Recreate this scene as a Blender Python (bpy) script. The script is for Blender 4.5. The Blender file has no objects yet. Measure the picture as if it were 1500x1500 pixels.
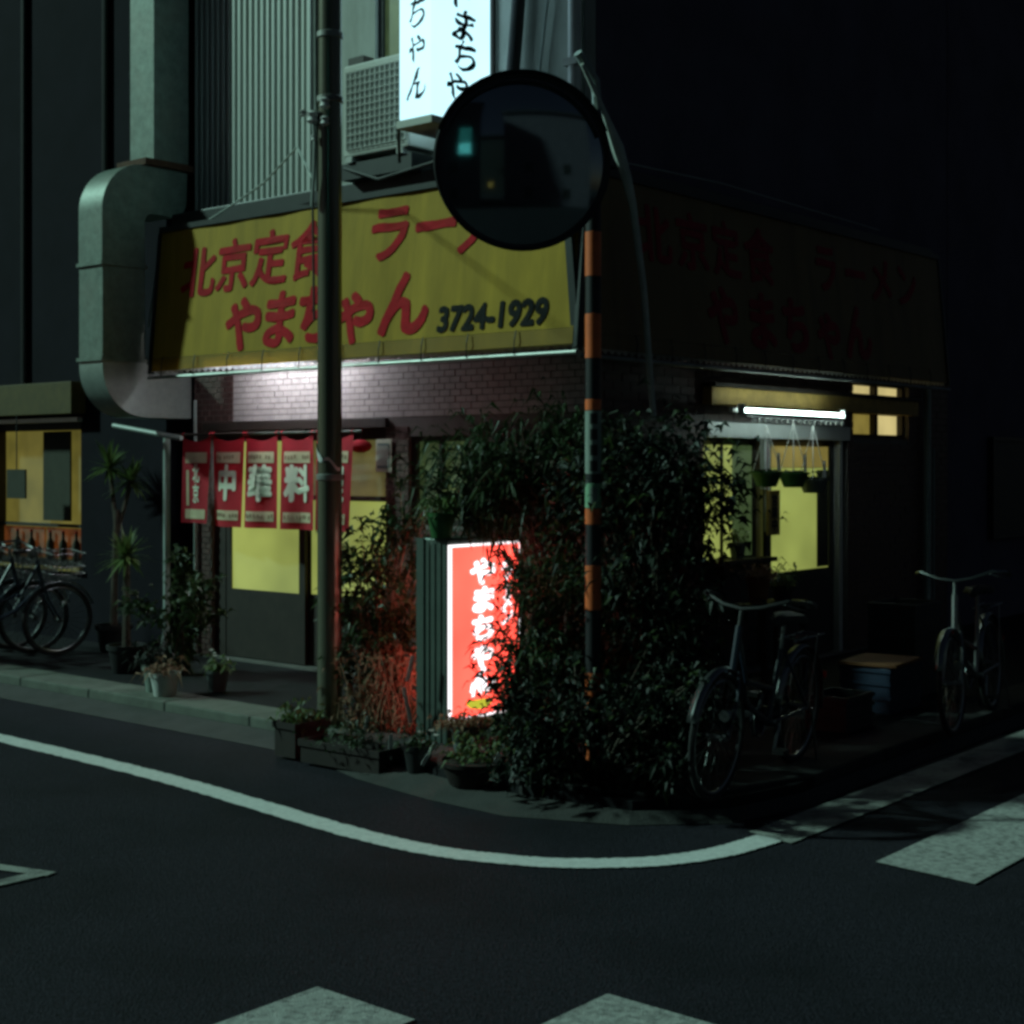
import bpy, math, random
from mathutils import Vector, Matrix, noise

R = math.radians
random.seed(7)
SC = bpy.context.scene
COL = SC.collection

# ------------------------------------------------------------------ camera
cam_d = bpy.data.cameras.new('camera')
cam = bpy.data.objects.new('camera', cam_d); COL.objects.link(cam)
cam.location = (0, 0, 1.75); cam.rotation_euler = (R(90), 0, 0)
cam_d.sensor_width = 56; cam_d.sensor_height = 56; cam_d.sensor_fit = 'HORIZONTAL'
cam_d.lens = 80.27                      # normal lens of a 6x6 camera
cam_d.shift_y = -70 / 1500.0
cam_d.clip_end = 500
SC.camera = cam

# ------------------------------------------------------------------ world and street light
SUN_TO = Vector((-0.95, 0.10, 0.60)).normalized()
el = math.asin(SUN_TO.z); az = math.atan2(SUN_TO.x, SUN_TO.y)
W = bpy.data.worlds.new('World'); SC.world = W; W.use_nodes = True
wn = W.node_tree; wn.nodes.clear()
wo = wn.nodes.new('ShaderNodeOutputWorld'); wb = wn.nodes.new('ShaderNodeBackground')
ws = wn.nodes.new('ShaderNodeTexSky'); ws.sky_type = 'NISHITA'; ws.sun_disc = False
ws.sun_elevation = el; ws.sun_rotation = az
wb.inputs['Strength'].default_value = 0.0058
wn.links.new(ws.outputs['Color'], wb.inputs['Color']); wn.links.new(wb.outputs['Background'], wo.inputs['Surface'])
sd = bpy.data.lights.new('sun', 'SUN'); sd.energy = 2.2; sd.angle = R(3.0); sd.color = (0.58, 1.0, 0.86)
so = bpy.data.objects.new('sun', sd); COL.objects.link(so); so.location = SUN_TO * 30
so.rotation_euler = SUN_TO.to_track_quat('Z', 'Y').to_euler()

SC.view_settings.view_transform = 'Standard'
try: SC.view_settings.look = 'None'
except Exception: pass
SC.view_settings.exposure = 0.0; SC.view_settings.gamma = 1.0; SC.view_settings.use_curve_mapping = False
SC.render.engine = 'CYCLES'
SC.cycles.use_denoising = True
SC.cycles.max_bounces = 5; SC.cycles.diffuse_bounces = 3; SC.cycles.caustics_reflective = False; SC.cycles.caustics_refractive = False
SC.cycles.use_adaptive_sampling = True; SC.cycles.adaptive_threshold = 0.02
SC.cycles.filter_width = 3.2
SC.cycles.sample_clamp_indirect = 4.0

# ------------------------------------------------------------------ facade frames
# the building corner stands at CW; AL / AR are the headings of its two street fronts.
# local x runs along the front (to the right seen from the street), local y into the wall.
CW = Vector((0.497, 9.965, 0)); AL = R(-40); AR = R(50)
def FL(x, y, z=0.0): return CW + Vector((x*math.cos(AL) - y*math.sin(AL), x*math.sin(AL) + y*math.cos(AL), z))
def FR(x, y, z=0.0): return CW + Vector((x*math.cos(AR) - y*math.sin(AR), x*math.sin(AR) + y*math.cos(AR), z))

# ------------------------------------------------------------------ materials
MATS = {}
def mat(name, col, rough=0.6, metal=0.0, var=0.18, scale=6.0, bump=0.0, bscale=60.0, streak=0.0, spec=0.4, transl=0.0, dirt=None, dirt_amt=0.5, dirt_scale=3.0):
    m = bpy.data.materials.new(name); m.use_nodes = True
    n = m.node_tree.nodes; l = m.node_tree.links
    p = n['Principled BSDF']; out = n['Material Output']
    p.inputs['Roughness'].default_value = rough; p.inputs['Metallic'].default_value = metal
    p.inputs['Specular IOR Level'].default_value = spec
    tc = n.new('ShaderNodeTexCoord'); mp = n.new('ShaderNodeMapping')
    l.new(tc.outputs['Object'], mp.inputs['Vector'])
    if streak: mp.inputs['Scale'].default_value = (1, 1, streak)
    nz = n.new('ShaderNodeTexNoise'); nz.inputs['Scale'].default_value = scale; nz.inputs['Detail'].default_value = 6; nz.inputs['Roughness'].default_value = 0.65
    l.new(mp.outputs['Vector'], nz.inputs['Vector'])
    rp = n.new('ShaderNodeValToRGB')
    rp.color_ramp.elements[0].position = 0.28; rp.color_ramp.elements[1].position = 0.72
    rp.color_ramp.elements[0].color = tuple(c*(1-var) for c in col) + (1,)
    rp.color_ramp.elements[1].color = tuple(min(1, c*(1+var)) for c in col) + (1,)
    l.new(nz.outputs['Fac'], rp.inputs['Fac'])
    csock = rp.outputs['Color']
    if dirt is not None:
        n2 = n.new('ShaderNodeTexNoise'); n2.inputs['Scale'].default_value = dirt_scale; n2.inputs['Detail'].default_value = 8; n2.inputs['Roughness'].default_value = 0.7
        l.new(mp.outputs['Vector'], n2.inputs['Vector'])
        r2 = n.new('ShaderNodeValToRGB'); r2.color_ramp.elements[0].position = 0.45; r2.color_ramp.elements[1].position = 0.68
        r2.color_ramp.elements[0].color = (0, 0, 0, 1); r2.color_ramp.elements[1].color = (dirt_amt,)*3 + (1,)
        l.new(n2.outputs['Fac'], r2.inputs['Fac'])
        mx = n.new('ShaderNodeMix'); mx.data_type = 'RGBA'
        l.new(r2.outputs['Color'], mx.inputs['Factor']); l.new(csock, mx.inputs['A']); mx.inputs['B'].default_value = tuple(dirt) + (1,)
        csock = mx.outputs['Result']
    l.new(csock, p.inputs['Base Color'])
    if bump:
        nb = n.new('ShaderNodeTexNoise'); nb.inputs['Scale'].default_value = bscale; nb.inputs['Detail'].default_value = 4
        l.new(tc.outputs['Object'], nb.inputs['Vector'])
        bp = n.new('ShaderNodeBump'); bp.inputs['Strength'].default_value = bump; bp.inputs['Distance'].default_value = 0.01
        l.new(nb.outputs['Fac'], bp.inputs['Height']); l.new(bp.outputs['Normal'], p.inputs['Normal'])
    if transl:
        tr = n.new('ShaderNodeBsdfTranslucent'); l.new(csock, tr.inputs['Color'])
        ms = n.new('ShaderNodeMixShader'); ms.inputs['Fac'].default_value = transl
        l.new(p.outputs['BSDF'], ms.inputs[1]); l.new(tr.outputs['BSDF'], ms.inputs[2]); l.new(ms.outputs['Shader'], out.inputs['Surface'])
    MATS[name] = m
    return m

def emis(name, col, strength, var=0.0, scale=3.0, base=(0.10, 0.10, 0.08), sample=True):
    m = bpy.data.materials.new(name); m.use_nodes = True
    n = m.node_tree.nodes; l = m.node_tree.links; p = n['Principled BSDF']
    p.inputs['Base Color'].default_value = base + (1,); p.inputs['Roughness'].default_value = 0.35
    p.inputs['Emission Strength'].default_value = strength
    tc = n.new('ShaderNodeTexCoord'); nz = n.new('ShaderNodeTexNoise'); nz.inputs['Scale'].default_value = scale; nz.inputs['Detail'].default_value = 2
    l.new(tc.outputs['Object'], nz.inputs['Vector'])
    rp = n.new('ShaderNodeValToRGB'); rp.color_ramp.elements[0].position = 0.3; rp.color_ramp.elements[1].position = 0.7
    rp.color_ramp.elements[0].color = tuple(c*(1-var) for c in col) + (1,); rp.color_ramp.elements[1].color = tuple(c*(1+var) for c in col) + (1,)
    if not sample: m.cycles.emission_sampling = 'NONE'
    l.new(nz.outputs['Fac'], rp.inputs['Fac']); l.new(rp.outputs['Color'], p.inputs['Emission Color'])
    MATS[name] = m
    return m

mat('asphalt', (0.0185, 0.0175, 0.0245), rough=0.8, var=0.85, scale=42.0, bump=0.9, bscale=90, dirt=(0.009, 0.009, 0.012), dirt_amt=0.85, dirt_scale=1.1, spec=0.15)
mat('pavement', (0.018, 0.018, 0.020), spec=0.1, rough=0.85, var=0.3, scale=3, bump=0.5, bscale=110)
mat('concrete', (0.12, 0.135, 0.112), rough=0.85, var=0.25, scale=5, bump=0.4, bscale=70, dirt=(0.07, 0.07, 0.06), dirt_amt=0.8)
mat('stone_shaded', (0.035, 0.034, 0.033), rough=0.9, var=0.35, scale=8, bump=0.4, bscale=70)  # kerb stone with shade put into a darker colour
mat('gutter', (0.045, 0.046, 0.044), rough=0.85, var=0.3, scale=5, bump=0.4, bscale=70, dirt=(0.05, 0.05, 0.045), dirt_amt=0.9, dirt_scale=2)
mat('paint', (0.78, 0.80, 0.78), rough=0.6, var=0.2, scale=100, bump=0.5, bscale=140, dirt=(0.45, 0.46, 0.45), dirt_amt=0.5, dirt_scale=25)
mat('paint_grey', (0.42, 0.43, 0.41), rough=0.7, var=0.3, scale=60, bump=0.6, bscale=140, dirt=(0.10, 0.10, 0.10), dirt_amt=0.9, dirt_scale=28)  # grey road paint with fine dark blotches
mat('paint_dull', (0.36, 0.37, 0.34), rough=0.7, var=0.35, scale=90, bump=0.6, bscale=140, dirt=(0.07, 0.07, 0.07), dirt_amt=0.9, dirt_scale=5)  # duller grey road paint with broader dark blotches
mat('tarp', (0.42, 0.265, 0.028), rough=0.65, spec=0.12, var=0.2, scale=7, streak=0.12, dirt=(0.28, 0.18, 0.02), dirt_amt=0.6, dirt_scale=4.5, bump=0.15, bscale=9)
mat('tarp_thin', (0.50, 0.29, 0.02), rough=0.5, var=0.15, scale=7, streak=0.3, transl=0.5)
mat('tarp_shaded', (0.20, 0.13, 0.045), rough=0.6, var=0.35, scale=6, streak=0.15, dirt=(0.12, 0.08, 0.03), dirt_amt=0.6)  # side awning cloth: the yellow tarp with its shade put into the colour
mat('red_shaded', (0.30, 0.012, 0.02), rough=0.7, var=0.3, scale=9)  # side awning lettering, darkened in colour to stand for shade
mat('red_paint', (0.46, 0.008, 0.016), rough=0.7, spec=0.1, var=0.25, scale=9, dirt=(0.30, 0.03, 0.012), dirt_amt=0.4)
mat('black_paint', (0.012, 0.012, 0.012), rough=0.7, spec=0.08)
mat('dark_metal', (0.03, 0.032, 0.032), rough=0.45, metal=0.3)
mat('rail_metal', (0.35, 0.36, 0.34), rough=0.45, metal=0.4, dirt=(0.08, 0.07, 0.05), dirt_amt=0.8)
mat('corrugated', (0.55, 0.56, 0.54), rough=0.55, metal=0.0, transl=0.35)
mat('siding', (0.46, 0.49, 0.46), rough=0.5, metal=0.15, var=0.12, scale=3, streak=0.1, dirt=(0.18, 0.17, 0.14), dirt_amt=0.5, dirt_scale=3)
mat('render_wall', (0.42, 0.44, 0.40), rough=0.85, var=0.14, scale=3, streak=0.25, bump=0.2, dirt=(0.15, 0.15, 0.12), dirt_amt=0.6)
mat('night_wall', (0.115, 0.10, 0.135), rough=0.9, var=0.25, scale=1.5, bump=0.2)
mat('dark_wall', (0.055, 0.055, 0.06), rough=0.8, var=0.3, scale=2, bump=0.2)
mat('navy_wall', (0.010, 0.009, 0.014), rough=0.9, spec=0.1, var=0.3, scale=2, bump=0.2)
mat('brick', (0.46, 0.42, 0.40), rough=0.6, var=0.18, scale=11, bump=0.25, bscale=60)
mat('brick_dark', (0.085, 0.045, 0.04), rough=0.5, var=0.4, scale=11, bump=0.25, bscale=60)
mat('mortar', (0.16, 0.15, 0.14), rough=0.9)
mat('galvanised', (0.17, 0.215, 0.185), rough=0.5, metal=0.25, var=0.3, scale=14, bump=0.12, bscale=25, dirt=(0.2, 0.2, 0.17), dirt_amt=0.5)
mat('galv_pale', (0.33, 0.38, 0.35), rough=0.4, metal=0.35, var=0.14, scale=14)
mat('rust', (0.10, 0.045, 0.025), rough=0.85, var=0.4, scale=12)
mat('pole_paint', (0.22, 0.22, 0.16), rough=0.27, metal=0.6, spec=0.9, var=0.25, scale=3, streak=0.15, dirt=(0.07, 0.055, 0.035), dirt_amt=0.7)
mat('white_plastic', (0.72, 0.72, 0.70), rough=0.5, var=0.06)
mat('ac_white', (0.52, 0.53, 0.48), rough=0.55, var=0.1, dirt=(0.3, 0.28, 0.22), dirt_amt=0.5)
mat('ac_dark', (0.16, 0.17, 0.15), rough=0.6, var=0.2)
mat('aluminium', (0.55, 0.57, 0.56), rough=0.4, metal=0.5, var=0.1)
mat('wood_dark', (0.028, 0.020, 0.016), rough=0.6, var=0.3, scale=8)
mat('wood_beam', (0.42, 0.27, 0.075), rough=0.6, var=0.25, scale=9)
mat('pvc', (0.30, 0.36, 0.33), rough=0.45, var=0.1)
mat('noren_red', (0.42, 0.012, 0.028), rough=0.85, var=0.14, scale=9, bump=0.15, bscale=300, transl=0.25)
mat('noren_cream', (0.62, 0.55, 0.36), rough=0.85, var=0.12, transl=0.25)
mat('noren_white', (0.78, 0.80, 0.66), rough=0.85, var=0.08, transl=0.2)
mat('paper', (0.40, 0.36, 0.30), rough=0.9, var=0.1)
mat('ink', (0.03, 0.025, 0.025), rough=0.8)
mat('mirror', (0.36, 0.41, 0.40), rough=0.08, metal=0.93, var=0.02)
mat('orange_paint', (0.78, 0.16, 0.045), rough=0.5, var=0.14, scale=10, dirt=(0.36, 0.09, 0.04), dirt_amt=0.5)
mat('pole_black', (0.015, 0.014, 0.016), rough=0.55)
mat('sticker_grey', (0.24, 0.30, 0.26), rough=0.6)
mat('sticker_green', (0.22, 0.42, 0.26), rough=0.6)
mat('box_metal', (0.085, 0.115, 0.10), rough=0.45, metal=0.3, var=0.15)
mat('leaf_dark', (0.0085, 0.015, 0.008), rough=0.5, var=0.6, scale=7, spec=0.22, transl=0.15)
mat('leaf_mid', (0.032, 0.058, 0.020), rough=0.45, var=0.5, scale=7, spec=0.3, transl=0.25)
mat('leaf_light', (0.10, 0.15, 0.045), rough=0.45, var=0.35, scale=5, transl=0.3)
mat('leaf_new', (0.045, 0.07, 0.022), rough=0.45, var=0.4, scale=6, spec=0.35, transl=0.3)
mat('leaf_dry', (0.30, 0.17, 0.10), rough=0.7, var=0.4, scale=7, transl=0.2)
mat('twig', (0.30, 0.21, 0.13), rough=0.8, var=0.3)
mat('bark', (0.07, 0.055, 0.04), rough=0.9, var=0.35, scale=14, bump=0.4)
mat('petal', (0.75, 0.66, 0.30), rough=0.6, transl=0.3)
mat('petal_white', (0.7, 0.7, 0.66), rough=0.6, transl=0.3)
mat('soil', (0.02, 0.015, 0.011), rough=1.0)
mat('terracotta', (0.018, 0.012, 0.010), rough=0.8, var=0.3)
mat('pot_black', (0.02, 0.021, 0.022), rough=0.5)
mat('pot_grey', (0.12, 0.14, 0.14), rough=0.6)
mat('pot_green', (0.03, 0.12, 0.035), rough=0.45)
mat('pot_white', (0.62, 0.66, 0.63), rough=0.5, var=0.08, dirt=(0.3, 0.3, 0.26), dirt_amt=0.5)
mat('chrome', (0.20, 0.21, 0.21), rough=0.36, metal=1.0, var=0.05)
mat('tyre', (0.014, 0.014, 0.014), rough=0.8)
mat('bike_navy', (0.014, 0.020, 0.035), rough=0.3, spec=0.6)
mat('bike_silver', (0.2, 0.2, 0.2), rough=0.3, metal=0.7)
mat('saddle', (0.02, 0.018, 0.018), rough=0.6)
mat('red_plastic', (0.45, 0.02, 0.02), rough=0.3)
mat('crate_blue', (0.014, 0.028, 0.06), rough=0.55)
mat('crate_grey', (0.028, 0.034, 0.034), rough=0.6)
mat('board_orange', (0.16, 0.06, 0.02), rough=0.7)
mat('signboard_ochre', (0.085, 0.062, 0.013), rough=0.7, var=0.3)
mat('cable_grey', (0.33, 0.37, 0.34), rough=0.6, var=0.2)
mat('cable_pale', (0.55, 0.60, 0.55), rough=0.6, var=0.2)
mat('cable_black', (0.02, 0.02, 0.02), rough=0.6)
mat('curtain_dark', (0.05, 0.05, 0.035), rough=0.9)
mat('stem_grey', (0.5, 0.5, 0.48), rough=0.6)
emis('lit_white', (0.46, 0.80, 0.90), 1.6, var=0.05, scale=1.5)
emis('lit_red', (0.85, 0.066, 0.045), 3.1, var=0.22, scale=2.2, base=(0.5, 0.03, 0.03))
emis('lit_red_white', (1.0, 0.94, 0.96), 1.8, sample=False)
emis('lit_bowl', (0.62, 0.62, 0.05), 0.9, sample=False)
emis('pane_yellow', (0.330, 0.390, 0.092), 0.76, var=0.28, scale=1.5)
emis('pane_dim', (0.085, 0.075, 0.022), 0.9, var=0.35, scale=6, sample=False)
emis('pane_dusk', (0.030, 0.038, 0.012), 0.9, var=0.5, scale=7, sample=False)
emis('pane_green', (0.035, 0.06, 0.02), 0.9, var=0.4, scale=5, sample=False)
emis('pane_cream', (0.70, 0.58, 0.24), 0.8, var=0.12, scale=3)
emis('pane_amber', (0.30, 0.235, 0.05), 0.62, var=0.2, scale=4)
emis('pane_ochre', (0.215, 0.185, 0.036), 0.50, var=0.35, scale=2.5)
emis('pane_orange', (0.30, 0.085, 0.02), 0.20, var=0.6, scale=9, sample=False)
emis('tube_light', (0.74, 1.0, 0.93), 15.0)
emis('tube_left', (0.90, 0.92, 1.0), 95.0)
emis('street_bulb', (0.62, 1.0, 0.92), 14.0)
emis('teal_sign', (0.10, 0.55, 0.55), 1.2, var=0.4, scale=2)
emis('teal_dim', (0.02, 0.16, 0.15), 0.8, var=0.4, scale=2)
emis('far_dot', (1.0, 0.92, 0.8), 6.0)

# ------------------------------------------------------------------ mesh builder
class MB:
    def __init__(s): s.v = []; s.f = []
    def box(s, x0, x1, y0, y1, z0, z1, M=None):
        b = len(s.v); P = [(x0,y0,z0),(x1,y0,z0),(x1,y1,z0),(x0,y1,z0),(x0,y0,z1),(x1,y0,z1),(x1,y1,z1),(x0,y1,z1)]
        if M is not None: P = [tuple(M @ Vector(p)) for p in P]
        s.v += P; s.f += [tuple(b+i for i in q) for q in ((0,3,2,1),(4,5,6,7),(0,1,5,4),(1,2,6,5),(2,3,7,6),(3,0,4,7))]
        return s
    def poly(s, pts): b = len(s.v); s.v += [tuple(p) for p in pts]; s.f.append(tuple(range(b, b+len(pts)))); return s
    def prism(s, pts, d):                       # closed outline pts (3d) pushed along vector d
        b = len(s.v); n = len(pts); d = Vector(d)
        s.v += [tuple(p) for p in pts] + [tuple(Vector(p)+d) for p in pts]
        s.f.append(tuple(range(b+n-1, b-1, -1))); s.f.append(tuple(range(b+n, b+2*n)))
        for i in range(n): j = (i+1) % n; s.f.append((b+i, b+j, b+n+j, b+n+i))
        return s
    def tube(s, pts, r, n=8, cap=True, closed=False):
        pts = [Vector(p) for p in pts]; k = len(pts); rs = r if isinstance(r, (list, tuple)) else [r]*k
        b = len(s.v); up = None
        for i, p in enumerate(pts):
            if closed: t = pts[(i+1) % k] - pts[i-1]
            else: t = pts[min(i+1, k-1)] - pts[max(i-1, 0)]
            if t.length < 1e-9: t = Vector((0,0,1))
            t.normalize()
            if up is None: up = Vector((0,0,1)) if abs(t.z) < 0.9 else Vector((1,0,0))
            a = t.cross(up)
            if a.length < 1e-6: a = t.orthogonal()
            a.normalize(); c = a.cross(t).normalized(); up = c
            for q in range(n):
                an = 2*math.pi*q/n
                s.v.append(tuple(p + a*(math.cos(an)*rs[i]) + c*(math.sin(an)*rs[i])))
        for i in range(k if closed else k-1):
            for q in range(n):
                i2 = (i+1) % k
                s.f.append((b+i*n+q, b+i2*n+q, b+i2*n+(q+1)%n, b+i*n+(q+1)%n))
        if cap and not closed:
            s.f.append(tuple(b+q for q in range(n-1, -1, -1))); s.f.append(tuple(b+(k-1)*n+q for q in range(n)))
        return s
    def lathe(s, prof, n=20, c=(0,0,0)):        # prof: (r, z) from bottom to top, round the z axis
        b = len(s.v)
        for r, z in prof:
            for q in range(n):
                a = 2*math.pi*q/n; s.v.append((c[0]+r*math.cos(a), c[1]+r*math.sin(a), c[2]+z))
        for i in range(len(prof)-1):
            for q in range(n): s.f.append((b+i*n+q, b+i*n+(q+1)%n, b+(i+1)*n+(q+1)%n, b+(i+1)*n+q))
        s.f.append(tuple(b+q for q in range(n-1, -1, -1))); m = b+(len(prof)-1)*n; s.f.append(tuple(m+q for q in range(n)))
        return s
    def build(s, name, material, parent=None, smooth=False, bevel=0.0, loc=None, rot=None):
        me = bpy.data.meshes.new(name); me.from_pydata(s.v, [], s.f); me.update()
        o = bpy.data.objects.new(name, me); COL.objects.link(o)
        me.materials.append(MATS[material] if isinstance(material, str) else material)
        if smooth:
            for p in me.polygons: p.use_smooth = True
            try: me.set_sharp_from_angle(angle=R(40))
            except Exception: pass
        if bevel:
            bm = o.modifiers.new('bevel', 'BEVEL'); bm.width = bevel; bm.segments = 2; bm.limit_method = 'ANGLE'
        if parent: o.parent = parent
        if loc is not None: o.location = loc
        if rot is not None: o.rotation_euler = rot
        return o

def tag(o, label=None, cat=None, group=None, kind=None):
    if label: o['label'] = label
    if cat: o['category'] = cat
    if group: o['group'] = group
    if kind: o['kind'] = kind
    return o
def thing(name, label, cat, loc=(0,0,0), rz=0.0, group=None, rx=0.0):
    o = bpy.data.objects.new(name, None); COL.objects.link(o); o.empty_display_size = 0.1
    o.location = loc; o.rotation_euler = (rx, 0, rz)
    return tag(o, label, cat, group)
def copy_tree(o, parent=None):
    c = o.copy(); COL.objects.link(c); c.parent = parent
    for ch in list(o.children): copy_tree(ch, c)
    return c

def text_mesh(s, size, bold=0.0, shear=0.0, sx=1.0, wob=0.0, line=1.0, k=8):
    cu = bpy.data.curves.new('t', 'FONT'); cu.body = s; cu.size = size
    cu.align_x = 'CENTER'; cu.align_y = 'CENTER'; cu.shear = shear; cu.space_line = line; cu.resolution_u = 4
    o = bpy.data.objects.new('t', cu); COL.objects.link(o)
    dg = bpy.context.evaluated_depsgraph_get(); dg.update()
    src = bpy.data.meshes.new_from_object(o.evaluated_get(dg))
    bpy.data.objects.remove(o); bpy.data.curves.remove(cu)
    P = []
    for v in src.vertices:
        c = v.co
        if wob:
            d = noise.noise_vector(Vector((c.x, c.y, 0)) * (5.0/size)); P.append((c.x + d.x*wob*size, c.y + d.y*wob*size))
        else: P.append((c.x, c.y))
    F = [tuple(p.vertices) for p in src.polygons]; bpy.data.meshes.remove(src)
    # thicken the strokes: the outline is laid several times round a small circle
    V = []; FF = []; steps = k if bold > 0 else 1
    for q in range(steps):
        a = 2*math.pi*q/steps; dx, dy = (bold*math.cos(a), bold*math.sin(a)) if bold > 0 else (0, 0); b = len(V)
        V += [((x+dx)*sx, -0.0003*q, y+dy) for x, y in P]; FF += [tuple(b+i for i in f) for f in F]
    me = bpy.data.meshes.new('lettering'); me.from_pydata(V, [], FF); me.update()
    return me
def text(parent, s, size, material, loc, name='lettering', **k):
    me = text_mesh(s, size, **k); me.name = name; me.materials.append(MATS[material])
    o = bpy.data.objects.new(name, me); COL.objects.link(o); o.parent = parent; o.location = loc
    return o

# ================================================================== GROUND
def Lp(x, y, z=0.0): return tuple(FL(x, y, z))
g = MB(); n = 24; S = 60.0
g.poly([(-S, -S, 0), (S, -S, 0), (S, S, 0), (-S, S, 0)])
tag(g.build('road', 'asphalt'), kind='structure')

edge = [(-9.5, -1.75), (-0.9, -1.75), (-0.35, -1.83), (0.2, -2.02), (0.8, -2.12), (1.3, -2.14), (1.85, -2.06), (2.17, -1.75), (2.28, -1.2), (2.25, -0.5), (2.18, 9.0)]
pv = MB(); outline = [Lp(x, y, 0.0) for x, y in edge] + [Lp(-0.2, 9.0), Lp(-0.2, 0.2), Lp(-9.5, 0.2)]
pv.prism(outline, (0, 0, 0.098))
tag(pv.build('pavement', 'pavement'), kind='structure')
# kerb stones: each stone its own piece, following the pavement edge
kerb = tag(thing('kerb', None, None), kind='structure')
def off(pts, d):
    o = []
    for i, p in enumerate(pts):
        a = Vector(pts[max(i-1, 0)]); b = Vector(pts[min(i+1, len(pts)-1)]); t = (b-a).normalized()
        o.append(Vector(p) + Vector((t.y, -t.x))*d)
    return o
def resample(pts, step):
    out = [Vector(pts[0])]; need = step
    for i in range(len(pts)-1):
        a = Vector(pts[i]); b = Vector(pts[i+1]); L = (b-a).length; pos = 0.0
        while L - pos >= need:
            pos += need; out.append(a + (b-a)*(pos/L)); need = step
        need -= (L-pos)
    return out
kp = resample(edge, 0.9); ki = off(kp, -0.34); ko = off(kp, 0.004)
for i in range(len(kp)-1):
    a, b, c, d = ko[i], ko[i+1], ki[i+1], ki[i]; e = 0.003
    u = (b-a).normalized()*e; w = (c-d).normalized()*e; dz = 0.118 + random.uniform(-0.003, 0.003)
    m = MB().prism([Lp(*(a+u), -0.02), Lp(*(b-u), -0.02), Lp(*(c-w), -0.02), Lp(*(d+w), -0.02)], (0, 0, dz+0.02))
    m.build('kerb_stone', 'concrete' if kp[i].x < -1.0 else 'stone_shaded', kerb, bevel=0.012)  # stones round the corner take the darker colour in place of shade
gi = off(edge, 0.02); go = [g_ if e_[0] < 1.5 else n_ for g_, n_, e_ in zip(off(edge, 0.26), off(edge, 0.10), edge)]; gm = MB()
for i in range(len(edge)-1): gm.poly([Lp(*go[i], 0.004), Lp(*go[i+1], 0.004), Lp(*gi[i+1], 0.055), Lp(*gi[i], 0.055)])
tag(gm.build('gutter', 'gutter'), kind='structure')

# painted lines
def ribbon(name, pts, w, m, z=0.008):
    a = off(pts, w/2); b = off(pts, -w/2); k = MB()
    for e_ in (a, b):
        for p_ in e_: p_ += Vector((random.uniform(-.004, .004), random.uniform(-.006, .006)))
    for i in range(len(pts)-1): k.poly([Lp(*a[i], z), Lp(*a[i+1], z), Lp(*b[i+1], z), Lp(*b[i], z)])
    return tag(k.build(name, m), kind='structure')
ctl = [(-9.0, -2.84), (-5.5, -2.86), (-2.47, -2.89), (-1.51, -2.91), (-0.65, -2.95), (0.18, -3.03), (0.91, -3.11), (1.46, -3.11), (1.87, -3.0), (2.13, -2.85), (2.365, -2.61), (2.49, -2.34), (2.535, -2.05), (2.54, -1.93)]
def crom(P, k=6):
    P = [Vector(p) for p in P]; o = []
    for i in range(len(P)-1):
        p0, p1, p2, p3 = P[max(i-1, 0)], P[i], P[i+1], P[min(i+2, len(P)-1)]
        for j in range(k):
            t = j/k; o.append(0.5*((2*p1)+(p2-p0)*t+(2*p0-5*p1+4*p2-p3)*t*t+(3*p1-p0-3*p2+p3)*t**3))
    return o + [P[-1]]
ribbon('lane_line', crom(ctl, 22), 0.15, 'paint')
def stripe(x0, x1, y0, y1, m, skew=0.0, z=0.008):
    k = MB().poly([Lp(x0, y0, z), Lp(x1, y0+skew, z), Lp(x1, y1, z), Lp(x0, y1, z)])
    return tag(k.build('crosswalk_stripe', m), kind='structure')
stripe(2.41, 2.67, -1.90, 7.0, 'paint_dull', -0.06)
stripe(3.11, 3.58, -2.0, 7.0, 'paint_grey', -0.05)
stripe(4.03, 4.50, -2.1, 7.0, 'paint_grey')
stripe(2.38, 2.83, -9.0, -4.62, 'paint_grey')
stripe(3.16, 3.61, -9.0, -4.05, 'paint_grey')
k = MB(); z = 0.008
k.poly([Lp(-0.95, -4.95, z), Lp(-0.93, -4.83, z), Lp(0.50, -4.40, z), Lp(0.52, -4.46, z)])
k.poly([Lp(0.43, -4.49, z+.001), Lp(0.51, -4.465, z+.001), Lp(0.48, -5.3, z+.001), Lp(0.38, -5.3, z+.001)])
tag(k.build('road_marking', 'paint_dull'), kind='structure')

# ================================================================== RESTAURANT BUILDING
bld = thing('restaurant_building', 'two-storey corner restaurant with brick ground floor and ribbed metal siding above', 'building', CW, AL)
# local frame of the building = left-front frame: x<=0 along the left front, y>=0 inside, right front runs along +y at x=0
c = MB(); c.box(-4.22, -0.14, 0.14, 5.9, 0.0, 4.0)
c.build('wall', 'mortar', bld)
w = MB()                                     # ground floor skin round the openings, left front
w.box(-4.22, -4.0, 0, 0.135, 0, 2.98); w.box(-4.0, -1.9, 0, 0.135, 2.06, 2.98); w.box(-4.0, -1.9, 0.0, 0.135, 0, 0.12)
w.box(-1.9, -1.66, 0, 0.135, 0, 2.98); w.box(-1.66, -1.05, 0, 0.135, 0, 1.3); w.box(-1.66, -1.05, 0, 0.135, 1.96, 2.98); w.box(-1.05, -0.002, 0, 0.135, 0, 2.98)
w.build('wall', 'mortar', bld)
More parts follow.
